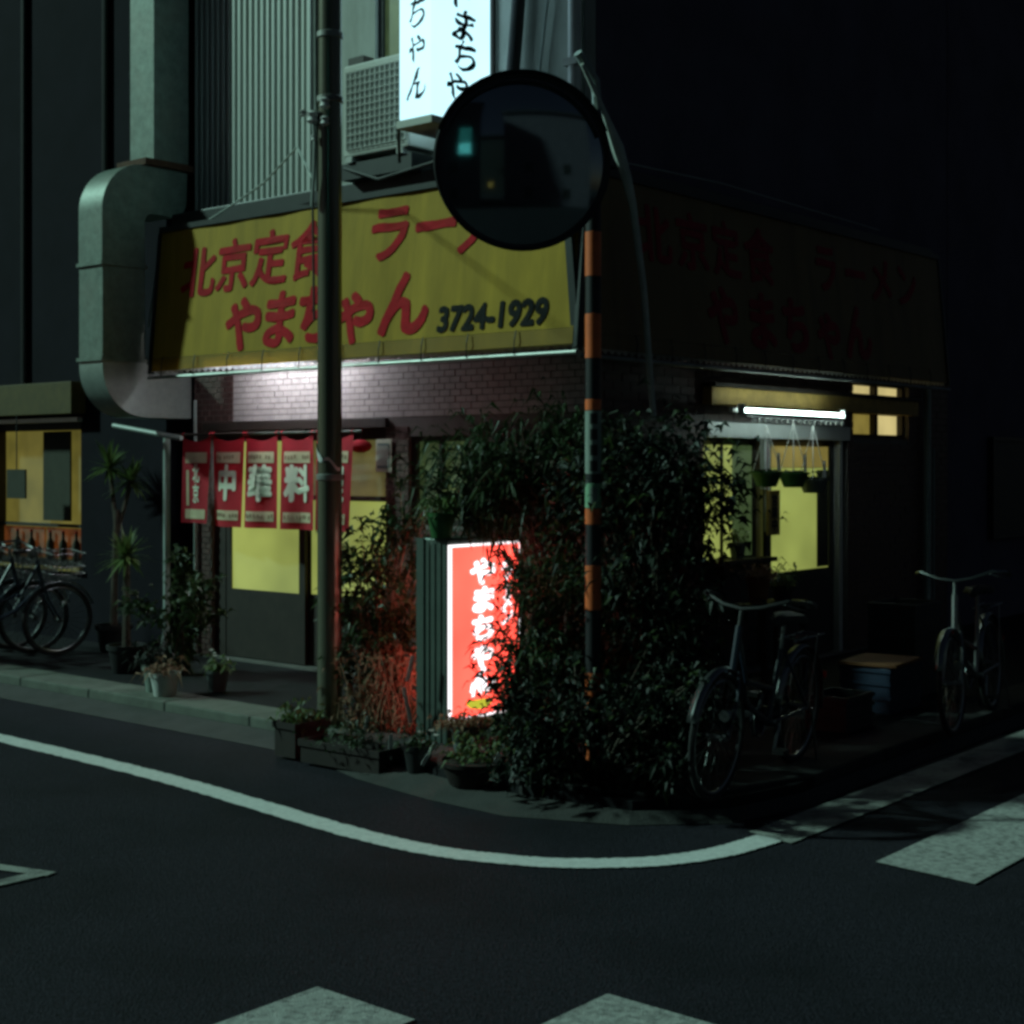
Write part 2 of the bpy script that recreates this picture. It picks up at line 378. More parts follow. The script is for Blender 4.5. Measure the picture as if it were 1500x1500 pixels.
# right front: its local (x, y) is building (-y_r, x_r)
def BR(x0, x1, y0, y1, z0, z1, m): m.box(-y1, -y0, x0, x1, z0, z1); return m     # y here: outward negative
w = MB()
for (a, b, z0, z1) in ((0.0, 1.48, 0, 2.7), (1.48, 3.82, 2.08, 2.7), (1.48, 3.82, 0, 0.12), (3.82, 3.90, 0, 2.7), (3.90, 5.02, 0, 1.98), (3.90, 5.02, 2.48, 2.7), (5.02, 5.9, 0, 2.7)):
    BR(a, b, 0.002, 0.137, z0, z1, w)
w.build('wall', 'mortar', bld)
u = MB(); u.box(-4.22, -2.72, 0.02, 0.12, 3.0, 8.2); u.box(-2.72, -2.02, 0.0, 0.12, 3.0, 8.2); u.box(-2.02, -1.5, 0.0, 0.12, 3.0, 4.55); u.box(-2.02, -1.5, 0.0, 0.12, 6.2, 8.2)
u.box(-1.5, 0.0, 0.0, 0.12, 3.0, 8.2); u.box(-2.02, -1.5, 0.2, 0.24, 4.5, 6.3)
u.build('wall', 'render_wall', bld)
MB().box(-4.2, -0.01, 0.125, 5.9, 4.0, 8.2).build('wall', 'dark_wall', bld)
MB().box(-0.01, 0.0, 0.13, 5.9, 2.7, 8.2).build('wall', 'night_wall', bld)  # right upper front: dark colour stands in for its missing light
MB().box(-4.35, 0.15, -0.15, 6.05, 8.2, 8.35).build('roof', 'dark_wall', bld)
MB().box(-1.98, -1.54, 0.06, 0.1, 4.56, 6.18).build('window', 'pane_green', bld)
m = MB(); m.box(-2.02, -1.97, 0.03, 0.14, 4.55, 6.2); m.box(-1.55, -1.5, 0.03, 0.14, 4.55, 6.2); m.box(-1.97, -1.55, 0.03, 0.14, 4.55, 4.6); m.box(-1.78, -1.74, 0.03, 0.14, 4.6, 6.2)
m.build('window_frame', 'dark_metal', bld)

# tiled brick facing, tiles too small to pick apart
def tiles(rects, mname, wall='L', tw=0.105, th=0.048, gap=0.007):
    b = MB()
    for (x0, x1, z0, z1) in rects:
        r = 0; zz = z0
        while zz + th*0.6 <= z1:
            xx = x0 - (tw*0.5 if r % 2 else 0)
            while xx < x1:
                a = max(xx, x0); e = min(xx+tw-gap, x1)
                if e - a > 0.015:
                    d = 0.006 + random.random()*0.004; zt = min(zz+th-gap, z1)
                    if wall == 'L': b.box(a, e, -d, -0.0005, zz, zt)
                    else: BR(a, e, -d, 0.0015, zz, zt, b)
                xx += tw
            zz += th; r += 1
    o = b.build('brick_tiles', mname, bld); o['kind'] = 'stuff'
    return o
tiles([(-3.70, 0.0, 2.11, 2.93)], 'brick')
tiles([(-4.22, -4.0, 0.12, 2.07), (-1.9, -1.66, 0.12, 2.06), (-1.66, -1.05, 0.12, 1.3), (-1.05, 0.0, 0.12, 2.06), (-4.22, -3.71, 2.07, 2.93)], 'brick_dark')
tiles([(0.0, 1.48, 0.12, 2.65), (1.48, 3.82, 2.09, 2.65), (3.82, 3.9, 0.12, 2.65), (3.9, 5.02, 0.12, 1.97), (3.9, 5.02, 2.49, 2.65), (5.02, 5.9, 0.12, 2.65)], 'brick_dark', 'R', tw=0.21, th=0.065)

# ribbed siding: three sheets of real corrugation
for (xa, xb) in ((-4.22, -3.72), (-3.72, -3.22), (-3.22, -2.74)):
    m = MB(); x = xa; prof = []
    while x < xb - 0.01:
        for dx, dy in ((0, 0.0), (0.028, 0.0), (0.036, -0.03), (0.064, -0.03)):
            if x+dx <= xb: prof.append((x+dx, dy-0.003))
        x += 0.0722
    prof.append((xb, -0.003)); b0 = len(prof)
    for (px, py) in prof: m.v.append((px, py, 3.35))
    for (px, py) in prof: m.v.append((px, py, 8.15))
    for i in range(b0-1): m.f.append((i, i+1, b0+i+1, b0+i))
    m.build('siding_sheet', 'siding', bld)
MB().box(-2.745, -2.70, -0.05, 0.0, 3.35, 8.15).build('corner_trim', 'siding', bld, bevel=0.004)
# ledge between awning and upper floor, corner downpipe
MB().box(-4.15, 0.28, -0.30, -0.005, 3.72, 3.86).build('ledge', 'dark_metal', bld, bevel=0.01)
MB().box(0.01, 0.17, -0.28, 5.2, 3.68, 3.78).build('ledge', 'dark_metal', bld, bevel=0.01)
m = MB().tube([(-0.05, -0.055, 3.86), (-0.05, -0.055, 8.2)], 0.045, 12); o = m.build('downpipe', 'white_plastic', bld, smooth=True)
for zz in (4.45, 5.4, 6.6): MB().box(-0.11, 0.01, -0.11, 0.0, zz, zz+0.05).build('pipe_clip', 'rail_metal', bld)
m = MB().tube([(-0.62, -0.10, 3.86), (-0.52, -0.08, 5.0), (-0.45, -0.06, 6.4)], 0.05, 10); m.build('conduit', 'cable_black', bld, smooth=True)
m = MB().tube([(-0.45, -0.05, 3.86), (-0.25, -0.05, 5.2), (-0.2, -0.05, 6.4)], 0.011, 8); m.build('conduit', 'cable_grey', bld, smooth=True)
m = MB().tube([(-0.8, -0.03, 3.86), (-0.8, -0.03, 6.4)], 0.02, 8); m.build('conduit', 'wood_dark', bld, smooth=True)
m = MB().tube([(-2.66, -0.03, 3.86), (-2.66, -0.03, 7)], 0.02, 8); m.build('conduit', 'cable_black', bld, smooth=True)

# ---- left sliding doors
def leaf_door(x0, x1, y, panes, kick=0.70, front='L', frame='wood_dark', st=0.07, label=None):
    d = MB(); F = (lambda a, b, z0, z1, ya=y, yb=y+0.035: d.box(a, b, ya, yb, z0, z1)) if front == 'L' else (lambda a, b, z0, z1, ya=y, yb=y+0.035: BR(a, b, ya, yb, z0, z1, d))
    F(x0, x0+st, 0.13, 2.04); F(x1-st, x1, 0.13, 2.04); F(x0+st, x1-st, 0.13, kick); F(x0+st, x1-st, 1.94, 2.04)
    for i in range(len(panes)-1): F(x0+st, x1-st, panes[i][1], panes[i+1][0])
    o = d.build('sliding_door', frame, bld)
    for (z0, z1, pm) in panes:
        p = MB()
        if front == 'L': p.box(x0+st, x1-st, y+0.012, y+0.022, z0, z1)
        else: BR(x0+st, x1-st, y+0.012, y+0.022, z0, z1, p)
        p.build('pane', pm, o)
    return o
leaf_door(-3.86, -2.87, 0.045, [(0.70, 1.94, 'pane_yellow')])
leaf_door(-2.92, -1.92, 0.090, [(0.70, 1.46, 'pane_yellow'), (1.50, 1.94, 'pane_dim')])
MB().box(-4.0, -3.86, 0.04, 0.13, 0.12, 2.06).build('door_jamb', 'wood_dark', bld)
MB().box(-3.86, -1.9, 0.02, 0.134, 2.04, 2.062).build('door_head', 'wood_dark', bld)
MB().box(-4.06, -1.86, -0.05, -0.012, 2.03, 2.10).build('lintel', 'wood_dark', bld, bevel=0.004)
win = MB().box(-1.66, -1.05, 0.07, 0.08, 1.3, 1.96).build('window', 'pane_green', bld)
m = MB(); m.box(-1.66, -1.61, 0.03, 0.068, 1.3, 1.96); m.box(-1.10, -1.05, 0.03, 0.068, 1.3, 1.96); m.box(-1.61, -1.10, 0.03, 0.068, 1.3, 1.34); m.box(-1.61, -1.10, 0.03, 0.068, 1.92, 1.96); m.box(-1.38, -1.35, 0.03, 0.068, 1.34, 1.92)
m.build('frame', 'wood_dark', win)

# ---- right sliding doors (local R frame through BR)
leaf_door(1.52, 1.84, 0.05, [(1.02, 1.90, 'pane_yellow')], kick=1.02, front='R', st=0.03)
leaf_door(1.86, 2.40, 0.09, [(1.02, 1.90, 'pane_green')], kick=1.02, front='R', st=0.045)
BR(1.905, 2.03, 0.088, 0.098, 1.02, 1.90, MB()).build('pane', 'pane_yellow', bld)
leaf_door(2.50, 3.64, 0.05, [(0.86, 1.72, 'pane_yellow'), (1.725, 1.90, 'pane_amber')], kick=0.86, front='R', st=0.075, frame='dark_metal')
BR(3.36, 3.555, 0.055, 0.06, 0.87, 1.70, MB()).build('curtain', 'curtain_dark', bld)
BR(1.50, 3.80, -0.03, 0.12, 1.955, 2.075, MB()).build('door_head', 'aluminium', bld, bevel=0.004)
BR(3.66, 3.72, 0.0, 0.10, 0.12, 1.955, MB()).build('door_jamb', 'aluminium', bld, bevel=0.004)
BR(2.415, 2.45, 0.02, 0.06, 1.55, 1.955, MB()).build('stile', 'aluminium', bld)
BR(2.452, 2.475, 0.03, 0.055, 1.55, 1.955, MB()).build('stile', 'red_plastic', bld)
BR(2.477, 2.51, 0.02, 0.06, 1.2, 1.955, MB()).build('stile', 'aluminium', bld)
BR(2.30, 2.62, -0.05, 0.02, 0.80, 0.83, MB()).build('sill', 'aluminium', bld)
BR(1.44, 5.04, -0.10, -0.012, 2.20, 2.335, MB()).build('beam', 'wood_beam', bld, bevel=0.006)
BR(1.44, 5.04, -0.13, -0.012, 2.337, 2.365, MB()).build('beam', 'wood_dark', bld)
# small transom window, four panes
win = BR(3.90, 5.02, 0.11, 0.12, 1.98, 2.48, MB()).build('window', 'wood_dark', bld)
for (a, b, z0, z1, pm) in ((3.94, 4.42, 2.02, 2.20, 'pane_amber'), (4.48, 4.98, 2.02, 2.20, 'pane_cream'), (3.94, 4.42, 2.25, 2.46, 'pane_cream'), (4.48, 4.98, 2.25, 2.46, 'pane_cream')):
    BR(a, b, 0.095, 0.105, z0, z1, MB()).build('pane', pm, win)
m = MB()
for (a, b, z0, z1) in ((3.90, 3.94, 1.98, 2.48), (4.98, 5.02, 1.98, 2.48), (4.42, 4.48, 2.0, 2.47), (3.94, 4.98, 1.98, 2.02), (3.94, 4.98, 2.20, 2.25), (3.94, 4.98, 2.46, 2.48)): BR(a, b, 0.04, 0.09, z0, z1, m)
m.build('frame', 'wood_dark', win)
# rain pipe on the far end of the right front
m = MB().tube([(0.06, 5.32, 0.12), (0.06, 5.32, 2.9)], 0.035, 10); m.build('downpipe', 'pvc', bld, smooth=True)
m = MB().tube([(0.05, 5.48, 0.12), (0.05, 5.48, 1.9)], 0.014, 8); m.build('downpipe', 'pvc', bld, smooth=True)

# shop plate on the right door
pl = thing('door_plate', 'small upright wooden name plate beside the side door', 'plate', FR(2.44, -0.055, 1.18), AR)
MB().box(-0.095, 0.095, 0.0, 0.02, 0.0, 0.36).build('board', 'wood_beam', pl, bevel=0.004)
text(pl, '営\n業\n中', 0.10, 'ink', (0, -0.003, 0.175), bold=0.004, line=1.0)

# ================================================================== AWNING SIGNS
def tarp_y(x, z, yb): return yb + 0.11*z/1.16 + 0.010*noise.noise(Vector((x*2.2, z*0.7, 1.3))) + 0.004*math.sin(x*9.0)
def awning(name, label, loc, rz, x0, x1, yb, cloth):
    t = thing(name, label, 'sign', loc, rz, rx=0.0)
    Hs = 1.16
    # tarp: slightly rippled sheet, thin bottom strip lets the lamp through
    nx = 60; nz = 10; m = MB(); low = MB()
    def P(i, j, za, zb):
        x = x0 + (x1-x0)*i/nx; zz = za + (zb-za)*j/nz
        return (x, tarp_y(x, zz, yb), zz)
    for (mm, za, zb) in ((m, 0.105, Hs), (low, 0.0, 0.103)):
        for j in range(nz+1):
            for i in range(nx+1): mm.v.append(P(i, j, za, zb))
        for j in range(nz):
            for i in range(nx): a = j*(nx+1)+i; mm.f.append((a, a+1, a+nx+2, a+nx+1))
    m.build('tarp', cloth, t, smooth=True); low.build('valance', 'tarp_thin' if cloth == 'tarp' else cloth, t, smooth=True)
    bk = MB().prism([(x0, yb+0.05, 0.075), (x0, yb+0.16, Hs), (x0, yb+0.19, Hs), (x0, yb+0.08, 0.075)], (x1-x0, 0, 0)); bk.build('backing_board', 'wood_dark', t)
    fr = MB(); fr.box(x0-0.02, x1+0.02, yb+0.09, yb+0.16, Hs+0.002, Hs+0.045)
    fr.prism([(x0-0.045, yb-0.01, -0.02), (x0-0.045, yb+0.10, Hs), (x0-0.045, yb+0.15, Hs), (x0-0.045, yb+0.05, -0.02)], (0.03, 0, 0))
    fr.prism([(x1+0.015, yb-0.01, -0.02), (x1+0.015, yb+0.10, Hs), (x1+0.015, yb+0.15, Hs), (x1+0.015, yb+0.05, -0.02)], (0.03, 0, 0))
    fr.build('frame', 'dark_metal', t)
    MB().tube([(x0-0.04, yb+0.0, -0.055), (x1+0.04, yb+0.0, -0.055)], 0.014, 8).build('bottom_rail', 'rail_metal', t, smooth=True)
    k = int((x1-x0)/0.42)
    for i in range(k):
        x = x0 + 0.15 + i*0.42
        MB().tube([(x, yb-0.016, -0.05), (x+0.01, yb-0.02, 0.05), (x+0.012, yb-0.004, 0.11)], 0.004, 5).build('lashing_cord', 'cable_black', t)
    # corrugated soffit
    s = MB(); nn = int((x1-x0)/0.019); ya, ye = yb+0.03, -0.012
    for i in range(nn+1):
        x = x0 + (x1-x0)*i/nn; zz = -0.03 + 0.013*math.sin(2*math.pi*i/4.0)
        s.v += [(x, ya, zz+0.012), (x, ya+0.035, zz+0.37), (x, ye, zz+0.44)]
    for i in range(nn): s.f += [(3*i, 3*i+3, 3*i+4, 3*i+1), (3*i+1, 3*i+4, 3*i+5, 3*i+2)]
    s.build('soffit_sheet', 'corrugated', t)
    return t, Hs
aw, Hs = awning('awning_sign', 'yellow canvas awning sign with red lettering and phone number facing the wide street', FL(0, 0, 2.52), AL, -4.09, 0.31, -0.55, 'tarp')
aw.rotation_euler = (0, 0, AL)
def on_tarp(parent, s, size, material, x, z, yb, **k):
    o = text(parent, s, size, material, (x, 0, z), **k)
    for v in o.data.vertices: v.co.y = tarp_y(v.co.x + x, v.co.z + z, yb) - 0.004 + v.co.y
    return o
for (ch, x, z, sz) in (('北', -3.57, 0.75, 0.43), ('京', -3.14, 0.77, 0.44), ('定', -2.70, 0.79, 0.45), ('食', -2.24, 0.80, 0.47)):
    on_tarp(aw, ch, sz, 'red_paint', x, z, -0.55, bold=0.012, shear=0.06, wob=0.03)
for (ch, x, z, sz) in (('ラ', -1.42, 0.85, 0.46), ('ー', -0.97, 0.86, 0.46), ('メ', -0.55, 0.83, 0.46), ('ン', -0.12, 0.84, 0.44)):
    on_tarp(aw, ch, sz, 'red_paint', x, z, -0.55, bold=0.014, shear=0.1, wob=0.03)
for (ch, x, z, sz) in (('や', -2.96, 0.29, 0.46), ('ま', -2.54, 0.30, 0.48), ('ち', -2.11, 0.31, 0.48), ('ゃ', -1.70, 0.30, 0.50), ('ん', -1.22, 0.33, 0.52)):
    on_tarp(aw, ch, sz, 'red_paint', x, z, -0.55, bold=0.02, shear=0.05, wob=0.03)
on_tarp(aw, '3724-1929', 0.235, 'black_paint', -0.39, 0.215, -0.55, bold=0.011, shear=0.07, sx=0.96)
aw2, Hs = awning('awning_sign', 'unlit yellow awning sign with dim red lettering above the side door', FR(0, 0, 2.50), AR, -0.49, 5.12, -0.35, 'tarp_shaded')
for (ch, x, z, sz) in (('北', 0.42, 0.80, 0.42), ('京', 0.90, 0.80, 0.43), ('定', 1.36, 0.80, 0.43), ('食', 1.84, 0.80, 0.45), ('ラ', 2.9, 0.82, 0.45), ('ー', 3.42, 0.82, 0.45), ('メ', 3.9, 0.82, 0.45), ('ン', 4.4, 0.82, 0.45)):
    on_tarp(aw2, ch, sz, 'red_shaded', x, z, -0.35, bold=0.012, wob=0.03)
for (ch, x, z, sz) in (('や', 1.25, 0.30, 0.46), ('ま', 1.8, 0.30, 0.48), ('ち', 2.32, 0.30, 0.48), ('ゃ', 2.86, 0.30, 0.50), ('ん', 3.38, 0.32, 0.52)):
    on_tarp(aw2, ch, sz, 'red_shaded', x, z, -0.35, bold=0.02, wob=0.03)

# fluorescent lamps under the awnings
def tube_lamp(label, loc, rz, L, m, r=0.019, behind=False):
    t = thing('fluorescent_lamp', label, 'lamp', loc, rz)
    MB().tube([(-L/2, 0, 0), (L/2, 0, 0)], r, 12).build('tube', m, t, smooth=True)
    b = MB()
    if behind: b.box(-L/2-0.05, L/2+0.05, 0.045, 0.075, -0.015, 0.02)
    else: b.box(-L/2-0.05, L/2+0.05, -0.03, 0.03, 0.045, 0.085)
    b.build('housing', 'white_plastic', t, bevel=0.006)
    for sx in (-1, 1): MB().box(sx*(L/2+0.002)-0.02, sx*(L/2+0.002)+0.02, -0.02, 0.02, -0.024, 0.044).build('socket', 'white_plastic', t)
    return t
tube_lamp('lit fluorescent tube hidden behind the lower edge of the bright yellow awning', FL(-2.80, -0.38, 2.66), AL, 1.15, 'tube_left', r=0.016)
tube_lamp('bare lit fluorescent tube hanging above the side door', FR(2.34, -0.30, 2.155), AR, 1.62, 'tube_light', r=0.015, behind=True)

# ================================================================== NOREN CURTAIN
nr = thing('noren_curtain', 'red split door curtain with white characters hanging in the front doorway', 'curtain', FL(0, -0.18, 0), AL)
MB().tube([(-4.26, 0, 2.0), (-1.98, 0, 2.0)], 0.012, 8).build('rod', 'wood_dark', nr, smooth=True)
xs = [(-4.15, -3.78), (-3.745, -3.345), (-3.325, -2.94), (-2.89, -2.52), (-2.48, -2.07)]
chars = ['北京', '中', '華', '料', '理']
for i, ((a, b), ch) in enumerate(zip(xs, chars)):
    nx, nz = 12, 14; m = MB(); zt, zb = 1.985, 1.235 + (0.02 if i == 0 else 0)
    def yy(x, z, i=i, a=a, b=b):
        t = (1.98 - z)/0.75; s = (x-a)/(b-a)
        y = t*(0.030*math.sin(s*math.pi*1.4 + i*1.7) + 0.012*math.sin(s*9+i)) - 0.02*t
        return y
    def sag(s): return -0.045*math.sin(math.pi*s)
    def XX(s, z, i=i, a=a, b=b):
        sh = 0.03*((1.98-z)/0.75) * (1 if i == 3 else -0.2); return a + (b-a)*s + sh
    for j in range(nz+1):
        for q in range(nx+1):
            s = q/nx; z = zt + (zb-zt)*j/nz; zz = z + (sag(s) if j == 0 else sag(s)*(1-j/nz)*0.6)
            m.v.append((XX(s, z), yy(a+(b-a)*s, z), zz))
    for j in range(nz):
        for q in range(nx): k0 = j*(nx+1)+q; m.f.append((k0, k0+1, k0+nx+2, k0+nx+1))
    pn = m.build('cloth_panel', 'noren_red', nr, smooth=True)
    for (z0, z1) in ((1.76, 1.85), (1.29, 1.37)):
        s_ = MB()
        for q in range(7):
            s = 0.1 + 0.8*q/6
            for z in (z0, z1): s_.v.append((XX(s, z), yy(a+(b-a)*s, z)-0.005, z))
        for q in range(6): s_.f.append((2*q, 2*q+2, 2*q+3, 2*q+1))
        s_.build('printed_band', 'noren_cream', pn)
        for q in range(9):
            s = 0.16 + 0.68*q/8; zc = (z0+z1)/2 + random.uniform(-.006, .006)
            if i and random.random() < 0.8:
                x = XX(s, zc); y = yy(a+(b-a)*s, zc)-0.008
                MB().poly([(x-.011, y, zc-.016), (x+.010, y, zc-.013), (x+.012, y, zc+.014), (x-.009, y, zc+.017)]).build('print_mark', 'twig', pn)
    if i == 0:
        MB().poly([(XX(.12, 1.7), yy(a+.05, 1.7)-.004, 1.70), (XX(.2, 1.7), yy(a+.07, 1.7)-.004, 1.70), (XX(.2, 1.4), yy(a+.07, 1.4)-.004, 1.40), (XX(.12, 1.4), yy(a+.05, 1.4)-.004, 1.40)]).build('printed_band', 'noren_cream', pn)
    body = ch if len(ch) == 1 else '\n'.join(ch)
    cx = (a+b)/2 + (0.03 if i == 0 else 0)
    o = text(pn, body, 0.30 if len(ch) == 1 else 0.17, 'noren_white', (XX(0.5, 1.57), yy(cx, 1.57)-0.02, 1.575), name='character', bold=0.0135 if len(ch) == 1 else 0.004, sx=0.92 if len(ch) == 1 else 0.62)
    for v in o.data.vertices:
        gx = v.co.x + o.location.x; gz = v.co.z + o.location.z
        v.co.y = yy(gx, gz) - 0.008 - o.location.y + (v.co.y*0.3)
    for s in (0.02, 0.98):
        x = XX(s, 1.98); MB().tube([(x, -0.002, 1.975), (x, -0.016, 2.0), (x, 0.0, 2.018), (x, 0.015, 2.0), (x, 0.002, 1.975)], 0.005, 6).build('loop', 'noren_red', pn)
# paper notice on the door post
nt = thing('notice_board', 'small grey framed menu notice hanging right of the red door curtain', 'notice', FL(-1.9, -0.03, 1.69), AL)
MB().box(-0.085, 0.085, 0, 0.012, 0, 0.25).build('frame', 'paper', nt, bevel=0.004)
MB().box(-0.062, 0.062, -0.004, -0.001, 0.03, 0.22).build('sheet', 'pot_grey', nt)
for i in range(5): MB().box(-0.05+i*0.023, -0.042+i*0.023, -0.006, -0.0045, 0.05, 0.20).build('print_mark', 'paper', nt)
# red shop lantern seen through the upper door pane
lt = thing('paper_lantern', 'small dark red paper lantern hanging beside the red door curtain', 'lantern', FL(-2.16, -0.02, 1.86), AL)
MB().lathe([(0.03, -0.02), (0.075, 0.0), (0.09, 0.03), (0.075, 0.06), (0.03, 0.08)], 14).build('shade', 'noren_red', lt, smooth=True)
MB().tube([(0, 0, 0.08), (0, 0, 0.19)], 0.004, 5).build('cord', 'cable_black', lt)

# ================================================================== EXHAUST DUCT
du = thing('exhaust_duct', 'large square galvanised exhaust duct bent down the left end of the restaurant', 'duct', FL(0, 0, 0), AL)
def arc(cx, cz, r, a0, a1, k=16): return [(cx + r*math.cos(R(a0+(a1-a0)*i/k)), cz + r*math.sin(R(a0+(a1-a0)*i/k))) for i in range(k+1)]
def duct_part(name, poly, material, x0=-4.25, w=0.33, bevel=0.006):
    m = MB().prism([(x0, y, z) for (y, z) in poly], (-w, 0, 0))
    return m.build(name, material, du, smooth=True)
duct_part('upper_run', [(-0.41, 4.33), (-0.05, 4.33), (-0.05, 8.4), (-0.41, 8.4)], 'galvanised')
fl = MB().box(-4.62, -4.21, -0.52, 0.0, 4.262, 4.32); fl.build('flange', 'rust', du, bevel=0.004)
duct_part('offset_bend', arc(-0.50, 3.84, 0.42, 90, 180) + [(-0.92, 3.40), (-0.50, 3.40)] + arc(-0.42, 3.78, 0.08, 180, 90)+ [(-0.3, 3.86)] + arc(-0.24, 4.02, 0.17, -90, 0) + [(-0.06, 4.26)], 'galvanised')
duct_part('down_run', [(-0.915, 2.62), (-0.50, 2.62), (-0.50, 3.398), (-0.915, 3.398)], 'galvanised')
duct_part('lower_bend', arc(-0.50, 2.56, 0.415, 180, 270, 18) + [(-0.02, 2.145), (-0.02, 2.54)] + [(-0.44, 2.54), (-0.50, 2.618), (-0.915, 2.618)], 'galv_pale')  # paler metal: the awning lamp's light is put into the colour
for zz in (2.60, 3.385): MB().box(-4.595, -4.235, -0.935, -0.485, zz, zz+0.03).build('seam_collar', 'galvanised', du)
dp = thing('drain_pipe', 'thin grey drain pipe running down the wall beside the potted yucca', 'pipe', FL(0, 0, 0), AL)
MB().tube([(-4.98, -0.30, 2.09), (-4.12, -0.22, 1.97)], 0.022, 8).build('arm', 'pvc', dp, smooth=True)
MB().tube([(-4.46, -0.12, 2.0), (-4.46, -0.12, 0.35), (-4.46, -0.16, 0.1)], 0.03, 10).build('pipe', 'pvc', dp, smooth=True)
MB().tube([(-4.18, -0.03, 2.3), (-4.18, -0.03, 0.1)], 0.014, 8).build('pipe', 'pvc', dp, smooth=True)

# ================================================================== AIR CONDITIONER
ac = thing('air_conditioner', 'white outdoor air conditioner unit mounted above the yellow awning', 'air conditioner', FL(-1.60, -0.41, 4.02), AL)
MB().box(-0.34, 0.34, 0.0, 0.30, 0.0, 0.68).build('casing', 'ac_white', ac, bevel=0.015)
MB().box(-0.30, 0.31, -0.006, -0.002, 0.05, 0.62).build('fan_panel', 'ac_dark', ac)
gm = MB()
for i in range(13): x = -0.30 + 0.61*i/12; gm.tube([(x, -0.014, 0.05), (x, -0.014, 0.62)], 0.0035, 5)
for i in range(12): z = 0.05 + 0.57*i/11; gm.tube([(-0.30, -0.019, z), (0.31, -0.019, z)], 0.0035, 5)
gm.build('grille', 'ac_white', ac)
for sx in (-0.26, 0.26): MB().box(sx-0.03, sx+0.03, -0.02, 0.36, -0.045, -0.002).build('foot', 'rail_metal', ac)
m = MB().box(-0.36, 0.36, -0.0, 0.36, -0.165, -0.047); m.build('stand', 'dark_metal', ac)
m = MB().tube([(0.30, -0.06, -0.12), (0.48, -0.25, 0.03), (0.50, -0.27, 0.04)], 0.012, 6); m.build('stay_rod', 'cable_black', ac)
MB().box(-0.34, -0.18, 0.05, 0.16, 0.69, 0.75).build('pipe_cover', 'wood_dark', ac)

# ================================================================== WHITE LIGHT BOX SIGN
ls = thing('light_box_sign', 'tall glowing white box sign with black brush characters above the awning', 'sign', FL(-0.77, -0.70, 4.06), AL)
MB().box(-0.31, -0.004, 0.004, 0.61, 0.06, 2.3).build('lit_panel', 'lit_white', ls, bevel=0.008)
MB().box(-0.325, 0.012, -0.012, 0.63, 0.0, 0.055).build('base_cap', 'ac_white', ls, bevel=0.004)
MB().box(-0.325, 0.012, -0.012, 0.63, 2.302, 2.36).build('top_cap', 'ac_white', ls, bevel=0.004)
for zz in (0.25, 2.0): MB().box(-0.2, -0.14, 0.63, 0.72, zz, zz+0.05).build('bracket', 'dark_metal', ls)
for ch, z, z2 in zip('やまちゃん', (1.32, 1.02, 0.76, 0.53, 0.27), (0.93, 0.71, 0.50, 0.30, 0.12)):
    text(ls, ch, 0.27, 'black_paint', (-0.16, 0.0015, z), bold=0.002, shear=0.3, sx=0.75, wob=0.11)
    o = text(ls, ch, 0.26, 'black_paint', (-0.0025, 0.29 + 0.05*math.sin(z*9), z2), bold=0.005, shear=0.2, sx=1.15, wob=0.11); o.rotation_euler = (0, 0, R(90))

# ================================================================== UTILITY POLE
up = thing('utility_pole', 'tall greenish steel utility pole standing at the kerb before the red curtain', 'pole', (-1.136, 9.15, 0.05))
MB().tube([(0, 0, 0), (0, 0, 8.5)], [0.078, 0.072], 24).build('shaft', 'pole_paint', up, smooth=True)
for zz in (1.60, 3.95, 4.35): MB().lathe([(0.079, zz), (0.084, zz+0.005), (0.084, zz+0.035), (0.079, zz+0.04)], 24).build('strap', 'rail_metal', up, smooth=True)
tp = MB()
for i in range(13):
    a = R(-200 + i*14); zz = 1.77 - 0.10*(i/12) + 0.02*math.sin(i)
    for dz, rr in ((0, 0.0800), (0.055 if i < 6 else 0.02, 0.085)): tp.v.append((rr*math.cos(a), rr*math.sin(a), zz+dz))
for i in range(12): tp.f.append((2*i, 2*i+2, 2*i+3, 2*i+1))
tp.build('torn_tape', 'white_plastic', up)
MB().tube([(-0.080, -0.02, 3.4), (-0.086, -0.02, 4.0), (-0.092, -0.01, 8.3)], 0.010, 8).build('cable', 'cable_grey', up, smooth=True)
MB().tube([(-0.1, 0.02, 2.6), (-0.11, 0.02, 3.4), (-0.10, 0.02, 6)], 0.008, 6).build('cable', 'cable_black', up, smooth=True)
for (x, y, z, s) in ((-0.10, -0.05, 3.85, 0.04), (-0.16, -0.04, 3.88, 0.022), (-0.09, -0.06, 3.72, 0.022), (-0.02, -0.085, 3.93, 0.035), (-0.02, -0.085, 3.82, 0.03)):
    MB().lathe([(s*0.5, -s), (s, -s*0.6), (s*0.7, 0), (s, s*0.6), (s*0.5, s)], 10, (x, y, z)).build('insulator', 'white_plastic', up, smooth=True)
MB().tube([(-0.18, -0.05, 3.88), (-0.05, -0.06, 3.88)], 0.007, 6).build('bolt', 'rail_metal', up)
MB().tube([(-0.10, -0.06, 3.86), (-0.085, -0.07, 3.7), (-0.09, -0.07, 3.5), (-0.105, -0.05, 3.3)], 0.012, 6).build('cable', 'cable_grey', up, smooth=True)

